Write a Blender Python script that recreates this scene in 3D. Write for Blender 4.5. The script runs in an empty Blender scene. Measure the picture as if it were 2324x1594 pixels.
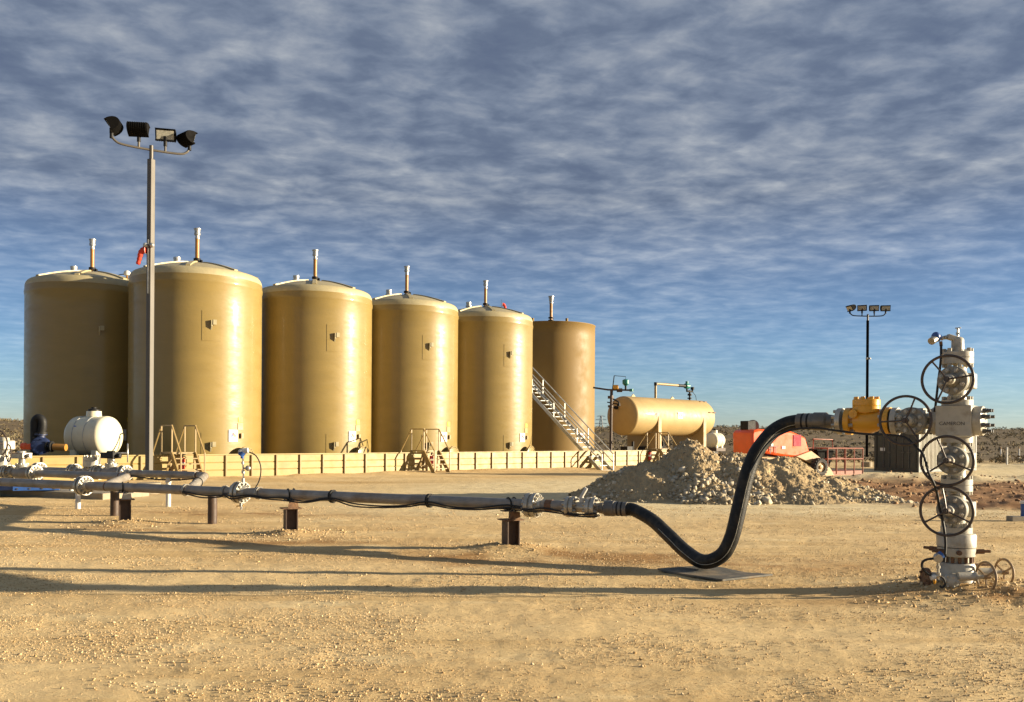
import bpy, math, random
import numpy as np
from mathutils import Vector, Matrix
R_ = math.radians
random.seed(7); rng = np.random.default_rng(7)
SC = bpy.context.scene
COL = SC.collection
# ------------------------------------------------------------------ camera (level, shifted lens, slight roll)
F, CX, CY, ROLL, EYE = 1984.0, 1162.0, 992.0, R_(0.4), 1.65      # pixels of a 2324 wide picture
cam = bpy.data.cameras.new('camera'); camo = bpy.data.objects.new('camera', cam); COL.objects.link(camo)
cam.sensor_width = 36; cam.lens = F / 2324 * 36; cam.shift_y = (CY - 797) / 2324
cam.clip_start = 0.1; cam.clip_end = 6000
camo.matrix_world = Matrix.Translation((0, 0, EYE)) @ Matrix.Rotation(R_(90), 4, 'X') @ Matrix.Rotation(ROLL, 4, 'Z')
SC.camera = camo
# ------------------------------------------------------------------ sun, sky, exposure
SUN_EL, SUN_DIR = R_(10.2), Vector((1, 0.0, 0)).normalized()
EXPOSURE, SUN_STR, SKY_STR = 1.55, 5.0, 0.07
sv = Vector((SUN_DIR.x * math.cos(SUN_EL), SUN_DIR.y * math.cos(SUN_EL), math.sin(SUN_EL)))
sl = bpy.data.lights.new('sun', 'SUN'); sl.energy = SUN_STR; sl.angle = R_(0.53); sl.color = (1.0, 0.84, 0.60)
so = bpy.data.objects.new('sun', sl); COL.objects.link(so)
so.rotation_euler = sv.to_track_quat('Z', 'Y').to_euler(); so.location = (60, -5, 30)
SC.view_settings.view_transform = 'Standard'; SC.view_settings.look = 'None'
SC.view_settings.exposure = EXPOSURE; SC.view_settings.gamma = 1
W = bpy.data.worlds.new('World'); SC.world = W; W.use_nodes = True
def world_nodes():
    nt = W.node_tree; nt.nodes.clear(); N = nt.nodes.new; L = nt.links.new
    out = N('ShaderNodeOutputWorld')
    sky = N('ShaderNodeTexSky'); sky.sky_type = 'NISHITA'; sky.sun_disc = False
    sky.sun_elevation = SUN_EL; sky.sun_rotation = math.atan2(SUN_DIR.x, SUN_DIR.y)
    sky.air_density = 1.0; sky.dust_density = 0.1; sky.ozone_density = 4.0
    b1 = N('ShaderNodeBackground'); b1.inputs[1].default_value = SKY_STR
    tint = N('ShaderNodeMix'); tint.data_type = 'RGBA'; tint.blend_type = 'MULTIPLY'; tint.inputs[0].default_value = 1.0; tint.inputs[7].default_value = (0.82, 0.90, 1.10, 1)
    L(sky.outputs[0], tint.inputs[6]); L(tint.outputs[2], b1.inputs[0])
    tc = N('ShaderNodeTexCoord'); sp = N('ShaderNodeSeparateXYZ'); L(tc.outputs['Generated'], sp.inputs[0])
    def math_(op, a, b=None, clamp=False):
        n = N('ShaderNodeMath'); n.operation = op; n.use_clamp = clamp
        for i, q in enumerate((a, b)):
            if q is None: continue
            if isinstance(q, (int, float)): n.inputs[i].default_value = q
            else: L(q, n.inputs[i])
        return n.outputs[0]
    zc = math_('MAXIMUM', sp.outputs[2], 0.0); zz = math_('ADD', zc, 0.09)
    u = math_('DIVIDE', sp.outputs[0], zz); v = math_('DIVIDE', sp.outputs[1], zz)
    cb = N('ShaderNodeCombineXYZ'); L(u, cb.inputs[0]); L(v, cb.inputs[1])
    mp = N('ShaderNodeMapping'); mp.inputs['Rotation'].default_value = (0, 0, R_(-14)); mp.inputs['Scale'].default_value = (0.80, 0.95, 1)
    L(cb.outputs[0], mp.inputs[0])
    def noise(scale, detail, rough, dist=0.0, lac=2.0):
        n = N('ShaderNodeTexNoise'); n.inputs['Scale'].default_value = scale; n.inputs['Detail'].default_value = detail
        n.inputs['Roughness'].default_value = rough; n.inputs['Distortion'].default_value = dist; n.inputs['Lacunarity'].default_value = lac
        L(mp.outputs[0], n.inputs['Vector']); return n.outputs['Fac']
    puff = noise(8.6, 6, 0.56, 0.2); big = noise(1.1, 3, 0.5); mid = noise(3.6, 4, 0.55, 0.3)
    s = math_('ADD', math_('MULTIPLY', puff, 0.60), math_('ADD', math_('MULTIPLY', big, 0.30), math_('MULTIPLY', mid, 0.27)))
    rp = N('ShaderNodeValToRGB'); el = rp.color_ramp.elements
    el[0].position = 0.42; el[0].color = (0.082, 0.103, 0.152, 1)
    el[1].position = 0.78; el[1].color = (0.33, 0.345, 0.36, 1)
    for p, c in ((0.50, (0.100, 0.124, 0.172, 1)), (0.57, (0.136, 0.163, 0.213, 1)), (0.65, (0.198, 0.222, 0.262, 1))):
        e = el.new(p); e.color = c
    L(s, rp.inputs[0])
    b2 = N('ShaderNodeBackground'); L(rp.outputs[0], b2.inputs[0]); b2.inputs[1].default_value = 0.515
    # clouds thin out towards the horizon, where the clear sky shows
    cov = N('ShaderNodeMapRange'); L(sp.outputs[2], cov.inputs[0])
    cov.inputs[1].default_value = 0.0; cov.inputs[2].default_value = 0.26; cov.inputs[3].default_value = 0.16; cov.inputs[4].default_value = 0.93
    mx = N('ShaderNodeMixShader'); L(cov.outputs[0], mx.inputs[0]); L(b1.outputs[0], mx.inputs[1]); L(b2.outputs[0], mx.inputs[2])
    L(mx.outputs[0], out.inputs[0])
world_nodes()
# ------------------------------------------------------------------ pixel helpers (only used to measure the place)
_c, _s = math.cos(ROLL), math.sin(ROLL)
def ray(x, y):
    a = (x - CX) / F; b = (CY - y) / F
    return a * _c - b * _s, a * _s + b * _c
def at(x, y, Y):
    a, b = ray(x, y); return Vector((a * Y, Y, EYE + b * Y))
# ------------------------------------------------------------------ mesh builder
X_, Y_, Z_ = Vector((1, 0, 0)), Vector((0, 1, 0)), Vector((0, 0, 1))
def frame(ax):
    a = Vector(ax).normalized()
    t = Z_ if abs(a.z) < 0.9 else X_
    u = t.cross(a).normalized(); return u, a.cross(u).normalized(), a
class MB:
    def __init__(s): s.v = []; s.f = []
    def add(s, vs, fs):
        b = len(s.v); s.v += [tuple(q) for q in vs]; s.f += [[b + i for i in q] for q in fs]; return s
    def box(s, c, d, rz=0.0, M=None):
        R = M or Matrix.Rotation(rz, 3, 'Z'); c = Vector(c)
        vs = [c + R @ Vector((d[0] * i / 2, d[1] * j / 2, d[2] * k / 2)) for k in (-1, 1) for j in (-1, 1) for i in (-1, 1)]
        return s.add(vs, [(0, 2, 3, 1), (4, 5, 7, 6), (0, 1, 5, 4), (2, 6, 7, 3), (0, 4, 6, 2), (1, 3, 7, 5)])
    def bar(s, p, q, w, h, up=Z_):
        p = Vector(p); q = Vector(q); a = (q - p).normalized()
        u = a.cross(up)
        if u.length < 1e-4: u = a.cross(X_)
        u.normalize(); t = u.cross(a)
        vs = [b + u * (w * i / 2) + t * (h * j / 2) for b in (p, q) for i, j in ((-1, -1), (1, -1), (1, 1), (-1, 1))]
        return s.add(vs, [(3, 2, 1, 0), (4, 5, 6, 7), (0, 1, 5, 4), (1, 2, 6, 5), (2, 3, 7, 6), (3, 0, 4, 7)])
    def lathe(s, prof, o=(0, 0, 0), ax=Z_, n=24, cap=True):
        u, w, a = frame(ax); o = Vector(o); vs = []
        for d, r in prof:
            for i in range(n):
                t = 2 * math.pi * i / n; vs.append(o + a * d + (u * math.cos(t) + w * math.sin(t)) * r)
        m = len(prof); fs = []
        for k in range(m - 1):
            for i in range(n):
                j = (i + 1) % n; fs.append((k * n + i, k * n + j, (k + 1) * n + j, (k + 1) * n + i))
        if cap:
            fs.append(tuple(reversed(range(n)))); fs.append(tuple((m - 1) * n + i for i in range(n)))
        return s.add(vs, fs)
    def cyl(s, p, q, r, r2=None, n=14):
        p = Vector(p); q = Vector(q)
        return s.lathe([(0, r), ((q - p).length, r if r2 is None else r2)], p, q - p, n)
    def tube(s, pts, r, n=8, closed=False):
        pts = [Vector(p) for p in pts]; m = len(pts); vs = []; fs = []
        u = None
        for k in range(m):
            if closed: a = (pts[(k + 1) % m] - pts[k - 1]).normalized()
            else: a = (pts[min(k + 1, m - 1)] - pts[max(k - 1, 0)]).normalized()
            if u is None: u = frame(a)[0]
            u = (u - a * u.dot(a)).normalized(); w = a.cross(u)
            rr = r[k] if isinstance(r, (list, tuple)) else r
            for i in range(n):
                t = 2 * math.pi * i / n; vs.append(pts[k] + (u * math.cos(t) + w * math.sin(t)) * rr)
        for k in range(m if closed else m - 1):
            k2 = (k + 1) % m
            for i in range(n):
                j = (i + 1) % n; fs.append((k * n + i, k * n + j, k2 * n + j, k2 * n + i))
        if not closed:
            fs.append(tuple(reversed(range(n)))); fs.append(tuple((m - 1) * n + i for i in range(n)))
        return s.add(vs, fs)
    def torus(s, c, nrm, Rr, r, nR=40, nr=8):
        u, w, a = frame(nrm); c = Vector(c)
        return s.tube([c + (u * math.cos(2 * math.pi * i / nR) + w * math.sin(2 * math.pi * i / nR)) * Rr for i in range(nR)], r, nr, True)
    def prism(s, poly, o, u, v, th):
        u = Vector(u); v = Vector(v); w = u.cross(v).normalized() * th; o = Vector(o); n = len(poly)
        vs = [o + u * a + v * b for a, b in poly]; vs += [q + w for q in vs]
        fs = [tuple(reversed(range(n))), tuple(range(n, 2 * n))] + [(i, (i + 1) % n, n + (i + 1) % n, n + i) for i in range(n)]
        return s.add(vs, fs)
    def ball(s, c, r, n=14, sc=(1, 1, 1)):
        prof = []; c = Vector(c); vs = []; fs = []; m = n // 2
        for k in range(m + 1):
            a = -math.pi / 2 + math.pi * k / m
            for i in range(n):
                t = 2 * math.pi * i / n
                vs.append(c + Vector((math.cos(a) * math.cos(t) * r * sc[0], math.cos(a) * math.sin(t) * r * sc[1], math.sin(a) * r * sc[2])))
        for k in range(m):
            for i in range(n):
                j = (i + 1) % n; fs.append((k * n + i, k * n + j, (k + 1) * n + j, (k + 1) * n + i))
        return s.add(vs, fs)
    def bolts(s, c, ax, Rr, n, r, h, both=False, ph=0.0):
        u, w, a = frame(ax); c = Vector(c)
        for i in range(n):
            t = 2 * math.pi * (i + ph) / n; p = c + (u * math.cos(t) + w * math.sin(t)) * Rr
            s.cyl(p - (a * h if both else a * 0), p + a * h, r, n=6)
        return s
    def build(s, name, mat, parent=None, smooth=38, bevel=0):
        me = bpy.data.meshes.new(name); me.from_pydata(s.v, [], s.f); me.update()
        o = bpy.data.objects.new(name, me); COL.objects.link(o)
        if mat: me.materials.append(mat)
        if smooth:
            me.polygons.foreach_set('use_smooth', [True] * len(me.polygons)); me.set_sharp_from_angle(angle=R_(smooth))
        if parent: o.parent = parent
        if bevel:
            b = o.modifiers.new('bevel', 'BEVEL'); b.width = bevel; b.segments = 2; b.limit_method = 'ANGLE'
        return o
def tag(o, label=None, cat=None, group=None, kind=None):
    if label: o['label'] = label
    if cat: o['category'] = cat
    if group: o['group'] = group
    if kind: o['kind'] = kind
    return o
def thing(name, label, cat, loc=(0, 0, 0), rz=0.0, group=None):
    o = bpy.data.objects.new(name, None); COL.objects.link(o); o.empty_display_size = 0.2
    o.location = loc; o.rotation_euler = (0, 0, rz); return tag(o, label, cat, group)
def copy_tree(o, parent=None):
    c = o.copy(); COL.objects.link(c)
    if parent: c.parent = parent
    for ch in list(o.children): copy_tree(ch, c)
    return c
def smooth_path(pts, n=8):
    P = [Vector(p) for p in pts]; P = [2 * P[0] - P[1]] + P + [2 * P[-1] - P[-2]]; out = []
    for i in range(1, len(P) - 2):
        for k in range(n):
            t = k / n; a, b, c, d = P[i - 1], P[i], P[i + 1], P[i + 2]
            out.append(0.5 * ((2 * b) + (c - a) * t + (2 * a - 5 * b + 4 * c - d) * t * t + (3 * b - a - 3 * c + d) * t ** 3))
    return out + [P[-2]]
def lettering(txt, size, mat, parent, M, name='lettering', th=0.0015):
    cu = bpy.data.curves.new(name, 'FONT'); cu.body = txt; cu.size = size; cu.align_x = 'CENTER'; cu.align_y = 'CENTER'; cu.extrude = th
    t = bpy.data.objects.new(name, cu); COL.objects.link(t); bpy.context.view_layer.update()
    me = bpy.data.meshes.new_from_object(t); bpy.data.objects.remove(t)
    me.transform(M); me.materials.clear(); me.materials.append(mat)
    o = bpy.data.objects.new(name, me); COL.objects.link(o); o.parent = parent; return o
# ------------------------------------------------------------------ materials
def material(name, col, rough=0.5, metal=0.0, var=0.15, scale=3.0, bump=0.0, bscale=60.0, dirt=None, damt=0.4, dscale=1.3,
             stretch=(1, 1, 1), coat=0.0, bdist=0.02, attr=None, spec=0.5):
    m = bpy.data.materials.new(name); m.use_nodes = True; nt = m.node_tree; N = nt.nodes.new; L = nt.links.new
    b = nt.nodes['Principled BSDF']; b.inputs['Metallic'].default_value = metal
    b.inputs['Specular IOR Level'].default_value = spec
    if coat: b.inputs['Coat Weight'].default_value = coat; b.inputs['Coat Roughness'].default_value = 0.12
    tc = N('ShaderNodeTexCoord'); mp = N('ShaderNodeMapping'); L(tc.outputs['Object'], mp.inputs[0]); mp.inputs['Scale'].default_value = stretch
    def nz(sc, det, ro=0.55):
        n = N('ShaderNodeTexNoise'); n.inputs['Scale'].default_value = sc; n.inputs['Detail'].default_value = det; n.inputs['Roughness'].default_value = ro
        L(mp.outputs[0], n.inputs['Vector']); return n.outputs['Fac']
    def mixc(f, a, c):
        x = N('ShaderNodeMix'); x.data_type = 'RGBA'; L(f, x.inputs[0])
        for i, q in ((6, a), (7, c)):
            if isinstance(q, tuple): x.inputs[i].default_value = (*q[:3], 1)
            else: L(q, x.inputs[i])
        return x.outputs[2]
    def rng_(f, a, c, lo=0.0, hi=1.0):
        x = N('ShaderNodeMapRange'); L(f, x.inputs[0]); x.inputs[1].default_value = a; x.inputs[2].default_value = c
        x.inputs[3].default_value = lo; x.inputs[4].default_value = hi; return x.outputs[0]
    n1 = nz(scale, 5)
    lo = tuple(q * (1 - var) for q in col); hi = tuple(min(1, q * (1 + var)) for q in col)
    c = mixc(rng_(n1, 0.3, 0.7), lo, hi)
    if dirt:
        c = mixc(rng_(nz(dscale, 6, 0.65), 0.48, 0.68, 0, damt), c, dirt)
    L(c, b.inputs['Base Color'])
    L(rng_(nz(scale * 2.3, 4), 0.3, 0.7, max(0.03, rough - 0.1), min(1, rough + 0.1)), b.inputs['Roughness'])
    if bump:
        bp = N('ShaderNodeBump'); bp.inputs['Strength'].default_value = bump; bp.inputs['Distance'].default_value = bdist
        L(nz(bscale, 4), bp.inputs['Height']); L(bp.outputs[0], b.inputs['Normal'])
    return m
TAN = (0.236, 0.169, 0.054)
M = dict(
    tank=material('tan_fibreglass', TAN, 0.44, var=0.05, scale=0.7, bump=0.10, bscale=5, stretch=(1, 1, 3.0), coat=0.22, bdist=0.03, dirt=(0.20, 0.145, 0.05), damt=0.22, dscale=0.6, spec=0.3),
    dome=material('dome_fibreglass', (0.34, 0.29, 0.165), 0.55, var=0.1, bump=0.2, bscale=8),
    brown=material('brown_paint', (0.195, 0.125, 0.038), 0.60, var=0.03, scale=0.6, bump=0.05, bscale=9, dirt=(0.18, 0.115, 0.036), damt=0.3, spec=0.3),
    tanp=material('tan_paint', (0.30, 0.215, 0.062), 0.5, var=0.08, scale=1.5, bump=0.06, bscale=20, dirt=(0.2, 0.14, 0.07), damt=0.35),
    tanrail=material('tan_rail_paint', (0.27, 0.185, 0.070), 0.5, var=0.1, scale=4),
    vessel=material('vessel_paint', (0.36, 0.255, 0.105), 0.60, var=0.04, scale=1, coat=0.05, dirt=(0.25, 0.16, 0.07), damt=0.25),
    orange_pipe=material('ochre_pipe', (0.32, 0.15, 0.025), 0.45, var=0.1),
    steel=material('galvanised_steel', (0.42, 0.42, 0.40), 0.42, 0.55, var=0.2, scale=9, bump=0.1, bscale=80, dirt=(0.2, 0.17, 0.13), damt=0.4),
    pipe=material('bare_pipe_steel', (0.25, 0.23, 0.20), 0.50, 0.2, var=0.22, scale=3.5, bump=0.15, bscale=40, dirt=(0.17, 0.11, 0.06), damt=0.6, dscale=2.5),
    flange=material('zinc_flange', (0.40, 0.375, 0.315), 0.36, 0.55, var=0.15, scale=8, bump=0.1, bscale=50, dirt=(0.22, 0.16, 0.09), damt=0.4, dscale=5),
    grey=material('grey_wellhead_paint', (0.42, 0.395, 0.325), 0.42, var=0.14, scale=6, bump=0.12, bscale=45, dirt=(0.20, 0.165, 0.11), damt=0.75, dscale=6),
    bonnet=material('dark_bonnet_paint', (0.235, 0.225, 0.19), 0.5, var=0.22, scale=9, bump=0.15, bscale=45, dirt=(0.13, 0.105, 0.07), damt=0.7, dscale=9),  # bonnets in a darker grey than the rest of the wellhead
    bolt=material('zinc_bolt', (0.40, 0.37, 0.31), 0.36, 0.5, var=0.2, scale=12, dirt=(0.15, 0.1, 0.06), damt=0.5, dscale=12),
    darkbolt=material('dark_bolt', (0.10, 0.10, 0.10), 0.4, 0.5, var=0.25, scale=15),
    wheel=material('dark_wheel_paint', (0.040, 0.030, 0.026), 0.42, 0.1, var=0.35, scale=10, dirt=(0.12, 0.07, 0.04), damt=0.5, dscale=9),
    tanwheel=material('dusty_wheel_paint', (0.25, 0.17, 0.09), 0.6, var=0.25, scale=10),
    rust=material('rusty_steel', (0.13, 0.065, 0.032), 0.75, var=0.4, scale=12, bump=0.3, bscale=50, dirt=(0.24, 0.14, 0.06), damt=0.5, dscale=8),
    brownpost=material('brown_post_paint', (0.055, 0.032, 0.020), 0.6, var=0.3, scale=8, bump=0.1, dirt=(0.10, 0.06, 0.035), damt=0.5),
    black=material('black_paint', (0.012, 0.012, 0.012), 0.6, var=0.3, scale=8, spec=0.25),
    blackpole=material('black_pole_paint', (0.006, 0.0055, 0.005), 0.85, var=0.3, scale=4, spec=0.1),
    rubber=material('black_hose_rubber', (0.009, 0.009, 0.008), 0.5, var=0.4, scale=14, bump=0.35, bscale=60, dirt=(0.085, 0.068, 0.04), damt=0.32, dscale=7, spec=0.25, bdist=0.01),
    cable=material('black_cable', (0.010, 0.010, 0.010), 0.7, var=0.2),
    ferrule=material('hose_ferrule_steel', (0.13, 0.12, 0.105), 0.42, 0.35, var=0.25, scale=8, dirt=(0.16, 0.12, 0.07), damt=0.5, dscale=6),
    yellow=material('yellow_paint', (0.62, 0.30, 0.012), 0.36, var=0.08, scale=6, bump=0.12, bscale=30, dirt=(0.35, 0.18, 0.02), damt=0.3, coat=0.2),
    shadedblue=material('shaded_blue_paint', (0.010, 0.022, 0.075), 0.5, var=0.2, scale=6, dirt=(0.05, 0.045, 0.04), damt=0.4),  # blue paint darkened for the pump, its shadow put into the colour
    blue=material('blue_paint', (0.022, 0.075, 0.26), 0.4, var=0.2, scale=6, dirt=(0.08, 0.08, 0.1), damt=0.3),
    white=material('white_poly', (0.62, 0.58, 0.43), 0.35, var=0.05, scale=2, dirt=(0.50, 0.44, 0.30), damt=0.4),
    whitep=material('white_paint', (0.55, 0.54, 0.50), 0.5, var=0.08, scale=6, dirt=(0.35, 0.3, 0.22), damt=0.4, dscale=4),
    red=material('red_paint', (0.48, 0.018, 0.012), 0.35, var=0.1, scale=8),
    redcloth=material('red_cloth', (0.55, 0.045, 0.02), 0.8, var=0.15, scale=9),
    orange=material('orange_paint', (0.92, 0.105, 0.012), 0.38, var=0.08, scale=2, dirt=(0.62, 0.08, 0.014), damt=0.3, coat=0.1),
    cream=material('cream_boom_paint', (0.42, 0.27, 0.12), 0.45, var=0.1, scale=4, dirt=(0.26, 0.17, 0.09), damt=0.4),
    cagered=material('faded_red_rail', (0.26, 0.075, 0.042), 0.6, var=0.2, scale=8, dirt=(0.18, 0.1, 0.06), damt=0.5),
    tyre=material('tyre_rubber', (0.022, 0.021, 0.02), 0.8, var=0.3, scale=8, dirt=(0.15, 0.11, 0.07), damt=0.5, dscale=4),
    polelit=material('bronze_pole_steel', (0.085, 0.075, 0.06), 0.5, 0.0, var=0.15, scale=3, stretch=(1, 1, 0.2), dirt=(0.06, 0.048, 0.034), damt=0.3, spec=0.45),
    lampglass=material('lamp_lens', (0.34, 0.33, 0.27), 0.15, var=0.3, scale=18),
    concrete=material('concrete', (0.26, 0.225, 0.165), 0.85, var=0.15, scale=5, bump=0.25, bscale=40, dirt=(0.3, 0.22, 0.13), damt=0.5),
    mat=material('rubber_mat', (0.085, 0.08, 0.066), 0.75, var=0.3, scale=8, bump=0.3, bscale=60, dirt=(0.3, 0.22, 0.13), damt=0.7, dscale=3),
    corr=material('container_side_paint', (0.26, 0.245, 0.18), 0.55, var=0.12, scale=3, stretch=(1, 1, 0.3), dirt=(0.16, 0.11, 0.07), damt=0.4),
    door=material('container_door_paint', (0.04, 0.042, 0.038), 0.5, var=0.15, scale=3, dirt=(0.07, 0.055, 0.04), damt=0.5),
    green=material('teal_valve_paint', (0.015, 0.17, 0.14), 0.4, var=0.15),
    sign=material('sign_white', (0.62, 0.61, 0.58), 0.5, var=0.04),
    sblue=material('sign_blue', (0.03, 0.09, 0.42), 0.5, var=0.03), sred=material('sign_red', (0.52, 0.02, 0.02), 0.5, var=0.03),
    syellow=material('sign_yellow', (0.65, 0.45, 0.02), 0.5, var=0.03), sblack=material('sign_black', (0.02, 0.02, 0.02), 0.5),
    ink=material('stencil_ink', (0.055, 0.05, 0.045), 0.6, var=0.3, scale=30),
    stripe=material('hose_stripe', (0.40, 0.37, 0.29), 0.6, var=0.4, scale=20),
    magenta=material('magenta_sticker', (0.36, 0.010, 0.035), 0.7, var=0.05),
    pylon=material('pylon_steel', (0.20, 0.21, 0.23), 0.6, var=0.1),
    wood=material('weathered_pole_wood', (0.16, 0.11, 0.07), 0.8, var=0.2),
)
# ------------------------------------------------------------------ terrain
_tab = rng.random((256, 256))
def vnoise(x, y):
    xi = np.floor(x).astype(int); yi = np.floor(y).astype(int); fx = x - xi; fy = y - yi
    fx = fx * fx * (3 - 2 * fx); fy = fy * fy * (3 - 2 * fy)
    g = lambda i, j: _tab[i & 255, j & 255]
    return (g(xi, yi) * (1 - fx) + g(xi + 1, yi) * fx) * (1 - fy) + (g(xi, yi + 1) * (1 - fx) + g(xi + 1, yi + 1) * fx) * fy - 0.5
def fbm(x, y, o=4):
    a = 0; w = 1.0
    for k in range(o): a = a + w * vnoise(x + 17.3 * k, y + 9.1 * k); x = x * 2.03; y = y * 2.03; w *= 0.5
    return a
def sstep(a, b, x):
    t = np.clip((x - a) / (b - a), 0, 1); return t * t * (3 - 2 * t)
WALL_O, WALL_D, WALL_N = Vector((-11.0, 33.5, 0)), Vector((0.717, 0.697, 0)), Vector((-0.697, 0.717, 0))
WELL = Vector((4.816, 9.46, 0))
P_A, P_D = Vector((-0.06, 12.9, 0)), Vector((-0.905, 0.43, 0)).normalized()        # main pipe line, running away to the left
MOUNDS = [(WELL.x + 0.2, WELL.y - 0.1, 0.10, 1.0), (WELL.x + 0.9, WELL.y - 0.4, 0.07, 0.7), (-0.06, 12.9, 0.08, 0.45), (-3.7, 14.55, 0.08, 0.45), (-7.2, 16.3, 0.07, 0.5)]
def soil_mask(x, y):
    n = fbm(x * 0.22, y * 0.22, 3) * 3.2
    return sstep(8.5, 11.0, x + n - (y - 22) * 0.02) * sstep(19.8, 21.4, y + n * 0.5) * sstep(36.0, 33.5, y + n * 0.5) * sstep(75, 55, x)
def height(x, y):
    x = np.asarray(x, float); y = np.asarray(y, float)
    r = np.hypot(x, y)
    near = 0.022 * fbm(x * 0.45, y * 0.9, 3) + 0.012 * fbm(x * 2.3, y * 3.1, 3) + 0.006 * fbm(x * 8.0, y * 7.0, 2) * sstep(26, 14, r)
    h = near * sstep(90, 50, r)
    for a, b, hh, rr in MOUNDS: h = h + hh * np.exp(-((x - a) ** 2 + (y - b) ** 2) / rr ** 2) * (1 + 0.9 * fbm(x * 3, y * 3, 3))
    # dirt banked against the containment wall
    d = -((x - WALL_O.x) * WALL_N.x + (y - WALL_O.y) * WALL_N.y); t = (x - WALL_O.x) * WALL_D.x + (y - WALL_O.y) * WALL_D.y
    h = h + (0.06 + 0.07 * fbm(t * 0.9, d * 0.5, 3)) * sstep(1.9, 0.2, d) * sstep(-2, 0.0, d) * sstep(33, 30, t) * sstep(-12, -9, t)
    h = h - 0.27 * np.exp(-((x - 5.3) ** 2 + (y - 47.2) ** 2) / 2.2)
    # dug, lumpy red soil on the right
    m = soil_mask(x, y)
    h = h + m * (0.20 * fbm(x * 0.55, y * 0.8, 5) + 0.05 * fbm(x * 2.5, y * 2.9, 3) + 0.10 * np.exp(-((y - 21.8 - 0.05 * (x - 12)) / 0.9) ** 2) - 0.05)
    h = h + 0.20 * (1 + fbm(x * 0.9, y * 0.9, 4)) * np.exp(-((y - 36.6 - 0.03 * (x - 18) + fbm(x * 0.2, y * 0.0, 2)) / 1.3) ** 2) * sstep(12, 16, x) * sstep(70, 50, x)
    h = h + 0.32 * (0.6 + fbm(x * 0.35, y * 0.35, 4)) * np.exp(-((y - 55) / 4.0) ** 2) * sstep(20, 30, x)
    # scrubland rising to a low ridge
    az = np.arctan2(x, y)
    ridge = 9.0 - 6.2 * sstep(-0.55, -0.2, az) + 5.4 * sstep(-0.2, 0.25, az) - 1.8 * sstep(0.25, 0.5, az)
    ridge = ridge + 2.0 * vnoise(az * 6 + 50, az * 0 + 3.0) + 0.8 * vnoise(az * 22 + 90, az * 0)
    rr = r - 520 + 120 * vnoise(az * 5 + 9, az * 0 + 8)
    h = h + sstep(75, 500, r) ** 1.25 * ridge * 1.02 * np.where(rr > 0, np.exp(-np.clip(rr, 0, None) / 900.0), 1) + sstep(70, 200, r) * 0.5 * fbm(x * 0.02, y * 0.02, 4)
    return h
def hz(x, y): return float(height(np.array([x]), np.array([y]))[0])
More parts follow.
